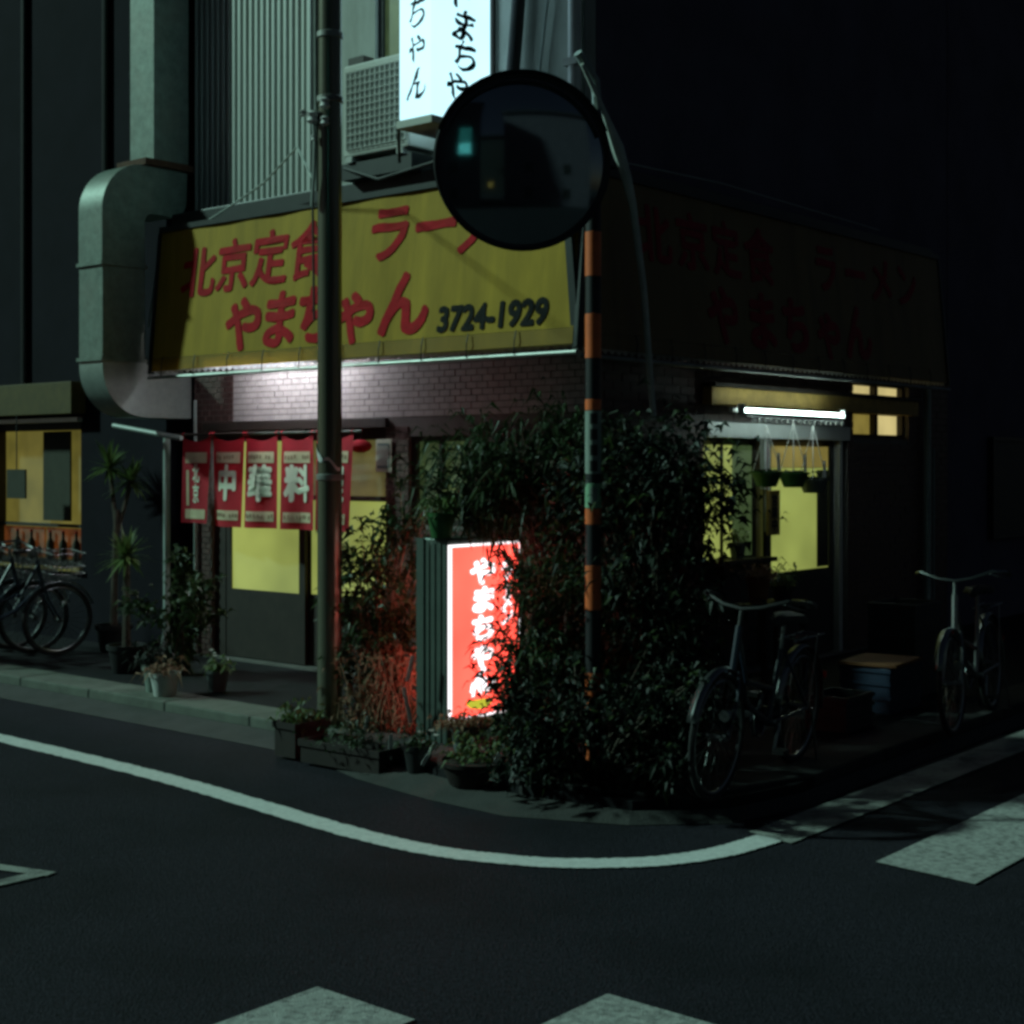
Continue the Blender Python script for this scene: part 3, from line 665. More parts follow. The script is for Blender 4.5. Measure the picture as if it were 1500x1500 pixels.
# wires strung along the awning top
wr = MB().tube([FL(-4.2, -0.5, 2.9), FL(-4.17, -0.42, 3.5), FL(-4.1, -0.42, 3.72), FL(-3.6, -0.42, 3.70), FL(-3.2, -0.45, 3.80), FL(-2.6, -0.6, 3.90), FL(-1.9, -0.9, 4.02), Vector((-1.21, 9.15, 3.46))], 0.008, 6)
tag(wr.build('overhead_wire', 'cable_grey', smooth=True), 'thin pale wire running over the awning to the utility pole', 'wire')
wr = MB().tube([FL(-1.95, -0.40, 3.95), FL(-1.5, -0.48, 3.80), FL(-1.0, -0.50, 3.84), FL(-0.3, -0.45, 3.93)], 0.012, 6)
tag(wr.build('power_cable', 'cable_black', smooth=True), 'black cable sagging under the air conditioner', 'cable')
wr = MB().tube([FR(-0.56, -0.40, 4.28), FR(-0.36, -0.42, 4.02), FR(-0.22, -0.43, 3.80), FR(-0.12, -0.43, 3.62), FR(-0.05, -0.43, 3.45), FR(0.07, -0.43, 2.93), FR(0.19, -0.43, 2.05)], [0.014, 0.017, 0.042, 0.034, 0.026, 0.023, 0.020], 8)
cc = tag(wr.build('service_cable', 'cable_pale', smooth=True), 'thick pale service cable drooping down over the unlit side awning', 'cable')
MB().tube([FR(-0.58, -0.38, 4.35), FR(-0.42, -0.40, 4.20), FR(-0.40, -0.40, 4.02)], 0.03, 8).build('cable_clamp', 'galv_pale', cc, smooth=True)
wr = MB().tube([FR(-0.1, -0.43, 3.72), FR(1.0, -0.45, 3.75), FR(3.5, -0.45, 3.72)], 0.006, 5)
tag(wr.build('overhead_wire', 'cable_grey'), 'thin wire along the top of the unlit side awning', 'wire')

# ================================================================== TRAFFIC MIRROR
tm = thing('traffic_mirror', 'round convex traffic mirror on an orange and black striped pole', 'mirror', (0.4345, 7.85, 0.0))
MB().tube([(0, 0, 0), (0, 0, 3.60)], 0.042, 20).build('pole', 'pole_black', tm, smooth=True)
def zt(py): return 1.75 + (680-py)*7.85/2150
for (a, b, mm) in ((340, 405, 'orange_paint'), (460, 525, 'orange_paint'), (585, 601, 'orange_paint'), (745, 768, 'orange_paint'), (828, 893, 'orange_paint'), (985, 1040, 'orange_paint'), (1090, 1140, 'orange_paint'), (220, 285, 'orange_paint')):
    z0, z1 = zt(b), zt(a); MB().lathe([(0.0425, z0), (0.0435, z0+0.001), (0.0435, z1-0.001), (0.0425, z1)], 20).build('orange_band', mm, tm, smooth=True)
for (a, b, mm) in ((602, 694, 'sticker_grey'), (708, 744, 'sticker_green')):
    z0, z1 = zt(b), zt(a); o = MB().lathe([(0.0425, z0), (0.0437, z0+0.001), (0.0437, z1-0.001), (0.0425, z1)], 20).build('sticker', mm, tm, smooth=True)
    k0 = 4 if mm == 'sticker_grey' else 1
    for i in range(k0):
        zc0 = z0 + (z1-z0)*(i+0.5)/k0; hh = (z1-z0)/k0*0.34; q = MB()
        for j in range(7):
            a_ = R(-90 - 27 + j*9)
            for dz in (-hh, hh): q.v.append((0.0444*math.cos(a_), 0.0444*math.sin(a_), zc0+dz))
        for j in range(6): q.f.append((2*j, 2*j+2, 2*j+3, 2*j+1))
        q.build('printed_mark', 'cable_black' if k0 > 1 else 'sticker_grey', o)
mc = Vector((0.056-0.4345, 7.5-7.85, 3.302))
q = Vector((0, -1, -0.03)); q.rotate(Matrix.Rotation(R(5), 3, 'Z')); RM = q.to_track_quat('Z', 'Y').to_euler()
RC = 1.5; prof = [(0.438*i/16.0, math.sqrt(RC*RC-(0.438*i/16.0)**2)-RC) for i in range(16, -1, -1)]
pr = [(max(r, 0.0005), z) for r, z in prof]
MB().lathe([(0.438, -0.06)] + pr, 64).build('mirror_face', 'mirror', tm, smooth=True, loc=mc, rot=RM)
MB().lathe([(0.20, -0.11), (0.42, -0.085), (0.456, -0.055), (0.458, -0.035), (0.450, -0.03), (0.439, -0.04), (0.439, -0.075), (0.20, -0.09)], 64).build('rim', 'pole_black', tm, smooth=True, loc=mc, rot=RM)
hd = MB()
for i in range(21):
    a = R(20 + 140*i/20); 
    for (r, z) in ((0.459, -0.06), (0.462, 0.012)): hd.v.append((r*math.cos(a), r*math.sin(a), z))
for i in range(20): hd.f.append((2*i, 2*i+2, 2*i+3, 2*i+1))
o = hd.build('hood', 'pole_black', tm, smooth=True, loc=mc, rot=RM); sm = o.modifiers.new('solid', 'SOLIDIFY'); sm.thickness = 0.004
MB().tube([(0, 0, 3.30), (-0.1, -0.09, 3.30), (mc.x, mc.y+0.08, 3.30)], 0.02, 10).build('arm', 'pole_black', tm, smooth=True)
MB().lathe([(0.046, 3.24), (0.053, 3.245), (0.053, 3.355), (0.046, 3.36)], 16).build('clamp', 'dark_metal', tm, smooth=True)

# ================================================================== RED LIGHT BOX SIGN
rs = thing('standing_light_sign', 'glowing red standing box sign with white characters half hidden by shrubs', 'sign', (-0.374, 8.65, 0.02), AR)
# local x along the red face (away from camera), y into the box
MB().box(-0.0, 0.66, 0.012, 0.225, 0.0, 1.29).build('casing', 'box_metal', rs, bevel=0.01)
MB().box(-0.009, -0.0005, 0.195, 0.254, 0.0, 1.288).build('edge_trim', 'box_metal', rs)
for yy_ in (0.07, 0.118, 0.166): MB().box(-0.006, -0.001, yy_-0.012, yy_+0.012, 0.0, 1.26).build('side_rib', 'box_metal', rs)
MB().box(0.006, 0.654, -0.002, 0.010, 0.205, 1.252).build('lit_border', 'lit_red_white', rs)
MB().box(0.026, 0.640, -0.008, -0.003, 0.222, 1.238).build('lit_panel', 'lit_red', rs)
MB().box(0.006, 0.654, 0.227, 0.239, 0.205, 1.252).build('lit_border', 'lit_red_white', rs)
MB().box(0.035, 0.632, 0.240, 0.245, 0.228, 1.228).build('lit_panel', 'lit_red', rs)
for ch, z in zip('やまちゃん', (1.07, 0.90, 0.73, 0.575, 0.42)):
    text(rs, ch, 0.17, 'lit_red_white', (0.29, -0.0095, z), bold=0.010, wob=0.03, shear=0.1, sx=1.45)
    o = text(rs, ch, 0.17, 'lit_red_white', (0.36, 0.2465, z), bold=0.010, wob=0.03, shear=0.1, sx=1.45); o.rotation_euler = (0, 0, R(180))
for ch, z in zip('ラーメン', (1.07, 0.98, 0.88, 0.79)):
    text(rs, ch if ch != 'ー' else '|', 0.13, 'lit_red_white', (0.52, -0.0095, z), bold=0.006, wob=0.03)
bw = MB(); bw.poly([(0.15, -0.0095, 0.315)] + [(0.27 + 0.125*math.cos(R(a)), -0.0095, 0.31 + 0.055*math.sin(R(a))) for a in range(180, 361, 15)])
bw.build('bowl_emblem', 'lit_bowl', rs)
for i in range(3):
    st = MB()
    for j in range(7):
        z = 0.335 + 0.085*j/6; x = 0.205 + i*0.06 + 0.009*math.sin(j*1.2)
        st.v += [(x-0.014, -0.0095, z), (x+0.014, -0.0095, z)]
    for j in range(6): st.f.append((2*j, 2*j+1, 2*j+3, 2*j+2))
    st.build('steam_emblem', 'lit_red_white', rs)

# ================================================================== PLANTS
def leaf_mesh(m, p, d, L, Wd, droop=0.3, nrm=None):
    d = Vector(d).normalized(); s = d.cross(Vector((0, 0, 1)))
    if s.length < 0.05: s = Vector((1, 0, 0))
    s.normalize(); tw = random.uniform(-0.9, 0.9); upv = s.cross(d); s = (s*math.cos(tw) + upv*math.sin(tw))
    p = Vector(p); mid = p + d*L*0.5 + Vector((0, 0, L*0.05)); tip = p + d*L + Vector((0, 0, -L*droop))
    fold = s.cross(d)*Wd*0.25
    b = len(m.v); m.v += [tuple(p), tuple(mid + s*Wd*0.5 + fold), tuple(tip), tuple(mid - s*Wd*0.5 + fold), tuple(mid)]
    m.f += [(b, b+1, b+4), (b+1, b+2, b+4), (b+2, b+3, b+4), (b+3, b, b+4)]
def rnd_in(c):
    cx, cy, cz, rx, ry, rz = c
    while True:
        v = Vector((random.uniform(-1, 1), random.uniform(-1, 1), random.uniform(-1, 1)))
        if v.length <= 1: break
    v = v.normalized() * (v.length ** 0.45)
    return Vector((cx+v.x*rx, cy+v.y*ry, cz+v.z*rz)), v
def shrub(name, label, cat, base, clumps, n, L, Wd, material, droop=0.35, twigs=14, twig_r=0.012, sprays=34, group=None, twig_mat='bark', tmat=None, nsub=None):
    """base: world point; clumps: ellipsoids in base-local coordinates (cx,cy,cz,rx,ry,rz,weight)"""
    t = thing(name, label, cat, base, 0.0, group)
    cr = MB(); ng = MB(); tot = sum(c[6] for c in clumps); st = MB()
    for c in clumps:
        kk = int(n*c[6]/tot); subs = []
        for i in range(nsub or max(5, int(kk/45))):
            p, v = rnd_in(c[:6]); subs.append((p, v))
            b0 = Vector((random.uniform(-.06, .06), random.uniform(-.06, .06), 0))
            if i < twigs: st.tube([b0, b0*0.5 + Vector((p.x*0.35, p.y*0.35, p.z*0.55)), p], [twig_r, twig_r*0.7, twig_r*0.3], 5)
        for i in range(int(sprays*c[6]/tot + 0.5)):
            p, v = random.choice(subs); v = (v + Vector((random.uniform(-.4, .4), random.uniform(-.4, .4), random.uniform(0, .9)))).normalized()
            ln = random.uniform(0.16, 0.34); q0 = p + Vector((0, 0, 0)); pts = [q0, q0 + v*ln*0.55, q0 + v*ln + Vector((0, 0, -0.04))]
            st.tube(pts, [twig_r*0.5, twig_r*0.35, 0.0015], 4, cap=False)
            for j in range(11):
                u_ = j/10; b_ = pts[0].lerp(pts[1], u_*2) if u_ < .5 else pts[1].lerp(pts[2], u_*2-1)
                leaf_mesh(cr, b_, v*0.7 + Vector((random.uniform(-1, 1), random.uniform(-1, 1), random.uniform(-.4, .8))), L*random.uniform(.9, 1.5), Wd*random.uniform(.9, 1.4), droop)
        for i in range(kk):
            p, v = random.choice(subs); sp = min(c[3], c[4], c[5])*0.38
            q_ = p + Vector((random.gauss(0, sp), random.gauss(0, sp), random.gauss(0, sp*0.8)))
            d = Vector((v.x, v.y, v.z*0.5)) + Vector((random.uniform(-1, 1), random.uniform(-1, 1), random.uniform(-0.6, 0.9)))
            s = random.uniform(0.45, 1.4)
            if q_.z < 0.02: q_.z = 0.02 + random.random()*0.1
            leaf_mesh(ng if random.random() < 0.1 else cr, q_, d, L*s, Wd*s, droop)
    cr.build('crown', material, t); ng.build('new_growth', 'leaf_new', t)['kind'] = 'stuff'; st.build('trunk', twig_mat, t)
    return t
# dark evergreen masses at the corner
shrub('evergreen_shrub', 'broad dark evergreen shrub filling the corner right of the striped pole', 'shrub', (0.80, 8.25, 0.10),
      [(0.0, 0.0, 1.25, 0.36, 0.42, 0.62, 5), (-0.15, 0.05, 0.55, 0.42, 0.4, 0.5, 4), (0.12, 0.35, 1.35, 0.26, 0.25, 0.42, 2.2), (-0.25, 0.1, 1.52, 0.26, 0.3, 0.28, 2)], 4800, 0.08, 0.034, 'leaf_dark')
shrub('bamboo_shrub', 'feathery dark shrub with narrow drooping leaves behind the standing red sign', 'shrub', (0.28, 9.12, 0.10),
      [(-0.33, -0.1, 1.60, 0.34, 0.28, 0.28, 4), (0.0, -0.1, 1.70, 0.34, 0.3, 0.25, 4), (-0.08, 0, 1.32, 0.38, 0.22, 0.26, 3), (-0.52, -0.1, 1.45, 0.2, 0.2, 0.2, 1.2), (0.15, 0.0, 0.7, 0.32, 0.2, 0.45, 3)], 4200, 0.15, 0.019, 'leaf_mid', droop=0.55, twigs=18)
shrub('leafy_shrub', 'glossy shrub overlapping the edge of the glowing red standing sign', 'shrub', (0.05, 8.26, 0.10),
      [(0.16, 0, 0.98, 0.20, 0.25, 0.20, 2.2), (0.14, 0, 0.66, 0.19, 0.25, 0.26, 3.0), (0.0, -0.03, 0.50, 0.13, 0.14, 0.16, 0.7), (0.06, 0, 0.24, 0.24, 0.25, 0.18, 2.0), (0.34, 0.0, 0.72, 0.2, 0.2, 0.4, 2)], 3300, 0.075, 0.018, 'leaf_mid', droop=0.4)
shrub('low_shrub', 'low spreading dark shrub at the very corner of the pavement', 'shrub', (0.44, 7.50, 0.09),
      [(0.0, 0, 0.30, 0.42, 0.20, 0.26, 4), (-0.32, 0.05, 0.28, 0.2, 0.18, 0.22, 1.5), (0.34, 0.12, 0.42, 0.24, 0.2, 0.34, 2), (0.37, -0.22, 0.34, 0.15, 0.14, 0.34, 1.6)], 2700, 0.07, 0.03, 'leaf_dark')
shrub('camellia_shrub', 'glossy camellia with pale blossoms beside the lit side door', 'shrub', FR(-0.08, -0.62, 0.10),
      [(-0.14, 0, 1.10, 0.2, 0.26, 0.40, 3), (-0.05, 0.05, 0.6, 0.24, 0.26, 0.4, 3), (0.0, 0.0, 1.42, 0.10, 0.16, 0.15, 0.7)], 2400, 0.08, 0.032, 'leaf_dark')
# twiggy, reddish plants between pole and sign
shrub('twiggy_shrub', 'thin leafy shrub between the utility pole and the red standing sign', 'shrub', (-0.84, 9.32, 0.10),
      [(0.02, 0, 0.95, 0.24, 0.2, 0.34, 3), (-0.08, 0, 0.60, 0.2, 0.2, 0.3, 2.4), (0.16, 0.0, 1.15, 0.13, 0.14, 0.2, 1), (0.05, -0.05, 0.4, 0.22, 0.16, 0.25, 2.2)], 1900, 0.085, 0.032, 'leaf_mid', twigs=30, twig_r=0.006, twig_mat='twig', nsub=26)
dr = thing('dry_plant', 'tangle of dry reddish stems lit by the red standing sign', 'plant', (-0.80, 9.08, 0.10))
m = MB()
for i in range(170):
    a = random.uniform(0, 6.28); r = random.uniform(0, 0.16); p = Vector((r*math.cos(a)*1.3, r*math.sin(a), 0)); pts = [p]
    h = random.uniform(0.18, 0.55)
    for j in range(3): p = p + Vector((random.gauss(0, .05), random.gauss(0, .04), h/3)); pts.append(p)
    m.tube(pts, [0.005, 0.004, 0.003, 0.002], 4, cap=False)
m.build('stems', 'twig', dr)
m = MB()
for i in range(900):
    leaf_mesh(m, (random.gauss(0, .14), random.gauss(0, .09), random.uniform(0.02, 0.5)), (random.uniform(-1, 1), random.uniform(-1, 1), random.uniform(-.5, 1)), 0.06, 0.02)
m.build('foliage', 'leaf_dry', dr)
dr2 = thing('dry_plant', 'small wilted reddish plant in the grey pot under the red standing sign', 'plant', (-0.27, 8.28, 0.27))
m = MB()
for i in range(260): leaf_mesh(m, (random.gauss(0, .07), random.gauss(0, .06), abs(random.gauss(0, .03))), (random.uniform(-1, 1), random.uniform(-1, 1), random.uniform(-.3, .6)), 0.055, 0.02, 0.5)
m.build('foliage', 'leaf_dry', dr2)
MB().tube([(0, 0, -0.06), (0, 0, 0.08)], 0.01, 6).build('stem', 'twig', dr2)

# pots
def pot(label, loc, r, h, material, name='plant_pot', cat='pot', square=False, group=None, rz=0):
    t = thing(name, label, cat, loc, rz, group)
    if square:
        b = MB(); w_, d_ = r; th = 0.015
        b.box(-w_, w_, -d_, -d_+th, 0, h); b.box(-w_, w_, d_-th, d_, 0, h); b.box(-w_, -w_+th, -d_+th, d_-th, 0, h); b.box(w_-th, w_, -d_+th, d_-th, 0, h); b.box(-w_+th, w_-th, -d_+th, d_-th, 0, 0.02)
        b.build('body', material, t)
        rm = MB()
        for (x0, x1, y0, y1) in ((-w_-.012, w_+.012, -d_-.012, -d_-.001), (-w_-.012, w_+.012, d_+.001, d_+.012), (-w_-.012, -w_-.001, -d_, d_), (w_+.001, w_+.012, -d_, d_)): rm.box(x0, x1, y0, y1, h-0.035, h+0.004)
        rm.build('rim', material, t)
        MB().box(-w_+th, w_-th, -d_+th, d_-th, 0.021, h-0.03).build('soil', 'soil', t)
    else:
        MB().lathe([(r*0.70, 0), (r*0.72, 0.004), (r*0.94, h*0.84), (r*0.90, h*0.84), (r*0.68, 0.02)], 24).build('body', material, t, smooth=True)
        MB().lathe([(r*0.945, h*0.82), (r*1.04, h*0.83), (r*1.06, h), (r*0.93, h), (r*0.91, h*0.86)], 24).build('rim', material, t, smooth=True)
        MB().lathe([(r*0.5, h*0.7), (r*0.905, h*0.87), (r*0.5, h*0.9)], 20).build('soil', 'soil', t, smooth=True)
    return t
def tuft(label, loc, n, L, Wd, material, spread=0.07, up=0.6, name='potted_plant', droop=0.6, cat='plant', flowers=0, fmat='petal', group=None):
    t = thing(name, label, cat, loc, 0, group); m = MB()
    for i in range(n):
        a = random.uniform(0, 6.28); leaf_mesh(m, (random.gauss(0, spread), random.gauss(0, spread), abs(random.gauss(0, spread*0.8))), (math.cos(a), math.sin(a), random.uniform(-0.1, 1)*up*1.6), L*random.uniform(.6, 1.2), Wd, droop)
    m.build('foliage', material, t)
    MB().tube([(0, 0, -0.05), (0.005, 0, spread)], 0.006, 5).build('stem', 'twig', t)
    for i in range(flowers):
        f = MB(); c0 = Vector((random.gauss(0, spread), random.gauss(0, spread), spread + random.random()*L))
        for q in range(5): a = q*1.257; leaf_mesh(f, c0, (math.cos(a), math.sin(a), 0.4), 0.022, 0.018, 0.1)
        f.build('flower', fmat, t)
    return t
# left pavement
pot('white flower pot with a wide rim, front one on the left kerb', FL(-2.50, -1.60, 0.118), 0.105, 0.165, 'pot_white')
pot('pale green flower pot tucked behind the white one on the left kerb', FL(-2.72, -1.52, 0.118), 0.09, 0.19, 'sticker_grey')
pot('small grey flower pot right of the white pot on the left kerb', FL(-2.42, -1.20, 0.112), 0.085, 0.15, 'pot_grey')
tuft('dull brownish plant growing in the white flower pot on the kerb', FL(-2.50, -1.60, 0.27), 60, 0.12, 0.02, 'leaf_dry', 0.06)
tuft('dark leafy plant growing in the pale green pot on the left kerb', FL(-2.72, -1.52, 0.30), 150, 0.11, 0.022, 'leaf_dark', 0.08)
tuft('small plant with pale leaf tips in the small grey pot on the kerb', FL(-2.42, -1.20, 0.24), 60, 0.11, 0.03, 'leaf_light', 0.05, flowers=4, fmat='petal_white')
# yuccas
def yucca(label, loc, trunk_h, heads, lean=0.0):
    t = thing('yucca', label, 'plant', loc)
    MB().tube([(0, 0, 0), (lean*0.3, 0, trunk_h*0.5), (lean, 0, trunk_h)], [0.035, 0.028, 0.026], 8).build('trunk', 'bark', t, smooth=True)
    for (hx, hy, hz, L, k) in heads:
        m = MB()
        MB().tube([(lean, 0, trunk_h*0.8), (hx, hy, hz)], 0.02, 6).build('branch', 'bark', t)
        for i in range(k):
            a = random.uniform(0, 6.28); e_ = random.uniform(-0.5, 1.25); d = Vector((math.cos(a)*math.cos(e_), math.sin(a)*math.cos(e_), math.sin(e_)))
            s = d.cross(Vector((0, 0, 1))); s = s.normalized() if s.length > .05 else Vector((1, 0, 0)); b0 = len(m.v); l_ = L*random.uniform(.7, 1.1)
            for q in range(5):
                u_ = q/4; w_ = 0.017*(1-u_**2) + 0.001; c0 = Vector((hx, hy, hz)) + d*l_*u_ + Vector((0, 0, -0.22*l_*u_*u_*math.cos(e_)))
                m.v += [tuple(c0 + s*w_), tuple(c0 - s*w_)]
            for q in range(4): m.f.append((b0+2*q, b0+2*q+1, b0+2*q+3, b0+2*q+2))
        m.build('leaf_head', 'leaf_light', t)
    return t
pot('dark tub holding the taller yucca by the lit window', tuple(FL(-4.98, -0.30, 0.1)), 0.16, 0.24, 'pot_black')
yucca('tall potted yucca with two leafy heads next to the lit neighbour window', tuple(FL(-4.98, -0.30, 0.30)), 1.05, [(-0.05, 0.05, 1.42, 0.30, 70), (0.16, -0.02, 1.30, 0.26, 60)], 0.03)
pot('black tub holding the shorter yucca left of the white pots', tuple(FL(-3.80, -1.0, 0.1)), 0.15, 0.22, 'pot_black')
yucca('shorter potted yucca with one spiky head left of the drain pipe', tuple(FL(-3.80, -1.0, 0.28)), 0.70, [(0.0, 0.0, 0.74, 0.27, 85)], 0.0)
shrub('potted_shrub', 'dim leafy shrub standing under the drain pipe behind the white pots', 'shrub', tuple(FL(-3.35, -0.85, 0.1)), [(0, 0, 0.5, 0.2, 0.2, 0.2, 2), (0.05, 0, 0.25, 0.15, 0.15, 0.15, 1)], 420, 0.09, 0.04, 'leaf_mid', twigs=10, twig_r=0.008)
# planter troughs and pots round the corner
tr = pot('long dark planter trough at the foot of the utility pole', (-0.93, 8.42, 0.02), (0.31, 0.09), 0.13, 'terracotta', 'planter_trough', 'planter', True, rz=R(-38))
tuft('dull green seedlings growing in the long planter trough', (-0.93, 8.42, 0.12), 170, 0.06, 0.018, 'leaf_mid', 0.11)
pot('dark square planter block at the end of the kerb stones', (-1.26, 8.78, 0.02), (0.09, 0.13), 0.20, 'terracotta', 'planter_box', 'planter', True, rz=R(-40))
tuft('small yellow-green plant at the left foot of the utility pole', (-1.26, 8.78, 0.19), 120, 0.09, 0.03, 'leaf_light', 0.06, up=1.2)
pot('wide brown bowl pot in front of the red standing sign', (-0.20, 7.82, 0.05), 0.19, 0.13, 'terracotta', 'bowl_pot')
tuft('low green plant in the wide brown bowl pot', (-0.20, 7.82, 0.17), 150, 0.06, 0.022, 'leaf_light', 0.07)
pot('slim grey pot holding the wilted reddish plant', (-0.27, 8.28, 0.1), 0.075, 0.18, 'pot_grey')
pot('dark grey round pot at the corner, right of the bowl pot', (0.14, 7.66, 0.05), 0.13, 0.22, 'pot_grey')
tuft('sparse dark plant in the dark grey round pot at the corner', (0.14, 7.66, 0.25), 120, 0.08, 0.03, 'leaf_dark', 0.07)
pot('small black pot between planter trough and bowl pot', (-0.52, 8.12, 0.05), 0.085, 0.15, 'pot_black')
tuft('small plant with white flowers in the small black pot', (-0.52, 8.12, 0.18), 90, 0.06, 0.02, 'leaf_mid', 0.05, flowers=3, fmat='petal_white')
pot('green plastic pot standing on top of the red sign casing', tuple(Vector((-0.42, 8.72, 1.312))), 0.085, 0.15, 'pot_green')
tuft('pale flowering plant in the green pot above the red sign', (-0.42, 8.72, 1.45), 40, 0.16, 0.022, 'leaf_light', 0.04, up=1.4, flowers=2)
labs = [(-0.86, 8.55, 0.19, 0.10, 12), (-0.62, 8.74, 0.30, 0.13, -14), (-0.60, 8.70, 0.56, 0.06, 10), (-0.10, 7.72, 0.16, 0.08, 25), (0.03, 7.60, 0.20, 0.09, 4), (-0.68, 8.22, 0.19, 0.05, 0), (-0.44, 8.02, 0.19, 0.045, 30)]
where = ['at the near end of the planter trough', 'among the dry reddish stems', 'high in the dry reddish stems', 'leaning in the brown bowl pot', 'between bowl pot and grey corner pot', 'in the middle of the planter trough', 'beside the small black pot']
for (x, y, z, h, a), wh in zip(labs, where):
    o = MB().box(-0.011, 0.011, -0.0015, 0.0015, -0.10, h).build('plant_label', 'white_plastic', bevel=0.001, loc=(x, y, z), rot=(R(8), R(a), R(20)))
    tag(o, 'white plastic plant label ' + wh, 'plant label', 'white plant labels')

# hanging baskets by the side door
def hanging(label, x, y, z, r, hook, mt):
    t = thing('hanging_pot', label, 'pot', tuple(FR(x, y, z)), AR, 'hanging pots over the side door')
    MB().lathe([(r*0.55, -0.115), (r*0.62, -0.112), (r*0.95, -0.012), (r*0.90, -0.012), (r*0.5, -0.10)], 20).build('body', mt, t, smooth=True)
    MB().lathe([(r*0.94, -0.014), (r*1.05, -0.012), (r*1.06, 0.006), (r*0.9, 0.006)], 20).build('rim', mt, t, smooth=True)
    for i in range(3): a = R(90+120*i); MB().tube([(r*math.cos(a), r*math.sin(a), 0), (0, 0, hook)], 0.004, 5).build('hanger', 'white_plastic', t)
    f = MB()
    for i in range(70): a = random.uniform(0, 6.28); leaf_mesh(f, (random.gauss(0, r*.4), random.gauss(0, r*.4), 0), (math.cos(a), math.sin(a), random.uniform(-.2, .8)), 0.055, 0.02, .6)
    f.build('foliage', 'leaf_mid', t)
    MB().box(-0.02, 0.025, -r*0.85, -r*0.85+0.003, 0.0, 0.14).build('label_card', 'white_plastic', t, rot=(R(-6), R(10), 0))
    return t
hanging('hanging green pot closest to the plate, first over the side door', 2.07, -0.20, 1.69, 0.125, 0.36, 'pot_green')
hanging('hanging green pot in the middle of the three over the side door', 2.49, -0.20, 1.68, 0.125, 0.40, 'pot_green')
hanging('hanging dark pot with trailing leaves, last over the side door', 2.83, -0.19, 1.63, 0.125, 0.44, 'pot_grey')
gl = thing('string_garland', 'string of small pale clips strung under the bare fluorescent tube', 'garland', tuple(FR(1.6, -0.30, 2.10)), AR)
MB().tube([(0, 0, 0.012), (0.8, 0, 0.0), (1.6, 0, 0.008)], 0.003, 4).build('string', 'cable_black', gl)
for i in range(17): MB().box(-0.025, 0.025, -0.006, 0.006, -0.03, 0.0).build('clip', 'white_plastic', gl, loc=(0.12+i*0.088, 0, 0.0), rot=(0, R(random.uniform(-12, 12)), 0))

# stand with potted plants left of the side door
stn = thing('plant_stand', 'brown wooden plant stand beside the side door', 'stand', tuple(FR(1.30, -0.62, 0.1)), AR)
MB().box(-0.2, 0.42, -0.14, 0.14, 0.62, 0.65).build('top', 'wood_dark', stn, bevel=0.004)
for (x, y) in ((-0.17, -0.11), (0.39, -0.11), (-0.17, 0.11), (0.39, 0.11)): MB().box(x-0.02, x+0.02, y-0.02, y+0.02, 0.0, 0.618).build('leg', 'wood_dark', stn)
pot('tall ochre pot on the wooden stand by the side door', tuple(FR(1.20, -0.64, 0.752)), 0.085, 0.20, 'board_orange')
tuft('yellowish plant spilling from the tall ochre pot', tuple(FR(1.20, -0.64, 0.93)), 70, 0.10, 0.025, 'leaf_dry', 0.06)
pot('low dark pot at the right end of the wooden stand', tuple(FR(1.58, -0.62, 0.752)), 0.09, 0.11, 'pot_black')
tuft('bright green spider plant in the low dark pot on the stand', tuple(FR(1.58, -0.62, 0.85)), 110, 0.13, 0.016, 'leaf_light', 0.06, up=.8)
pot('small pot in the side door window by the lit strip', tuple(FR(1.92, -0.03, 1.02)), 0.07, 0.12, 'pot_grey')
tuft('white flowering plant in the small pot at the side door window', tuple(FR(1.92, -0.03, 1.14)), 50, 0.07, 0.022, 'leaf_light', 0.04, up=1.3, flowers=8, fmat='petal_white')
shelf = thing('wall_shelf', 'dark little shelf under the side door window', 'shelf', tuple(FR(1.60, 0.0, 0.98)), AR)
MB().box(-0.15, 0.75, -0.14, -0.001, 0.0, 0.035).build('board', 'wood_dark', shelf, bevel=0.004)
for x in (0.0, 0.6): MB().box(x-0.015, x+0.015, -0.12, -0.002, -0.12, -0.002).build('bracket', 'wood_dark', shelf)

# crates by the right wall
def crate(label, loc, rz, w, d, h, material):
    t = thing('storage_crate', label, 'crate', loc, rz); b = MB(); th = 0.015
    b.box(-w, w, -d, -d+th, 0, h); b.box(-w, w, d-th, d, 0, h); b.box(-w, -w+th, -d+th, d-th, 0, h); b.box(w-th, w, -d+th, d-th, 0, h); b.box(-w+th, w-th, -d+th, d-th, 0, 0.02)
    b.build('body', material, t, bevel=0.004)
    rr = MB()
    for z in (h*0.3, h*0.62, h-0.03): rr.box(-w-.01, w+.01, -d-.01, -d-.001, z, z+0.025); rr.box(-w-.01, -w-.001, -d, d, z, z+0.025); rr.box(w+.001, w+.01, -d, d, z, z+0.025)
    rr.build('rib', material, t)['kind'] = 'stuff'
    return t
crate('blue plastic crate under the orange board by the side wall', (2.50, 9.95, 0.10), AR, 0.24, 0.18, 0.30, 'crate_blue')
o = MB().box(-0.26, 0.26, -0.20, 0.20, 0, 0.022).build('wooden_board', 'board_orange', bevel=0.003, loc=(2.50, 9.95, 0.409), rot=(0, 0, AR+R(6)))
tag(o, 'orange-brown board lying across the blue plastic crate', 'board')
crate('tall grey bin box standing against the side wall behind the blue crate', (2.84, 10.62, 0.10), AR, 0.22, 0.18, 0.66, 'crate_grey')
ct = crate('low dark crate between the parked bicycles', (2.05, 9.20, 0.10), AR, 0.18, 0.14, 0.22, 'crate_grey')

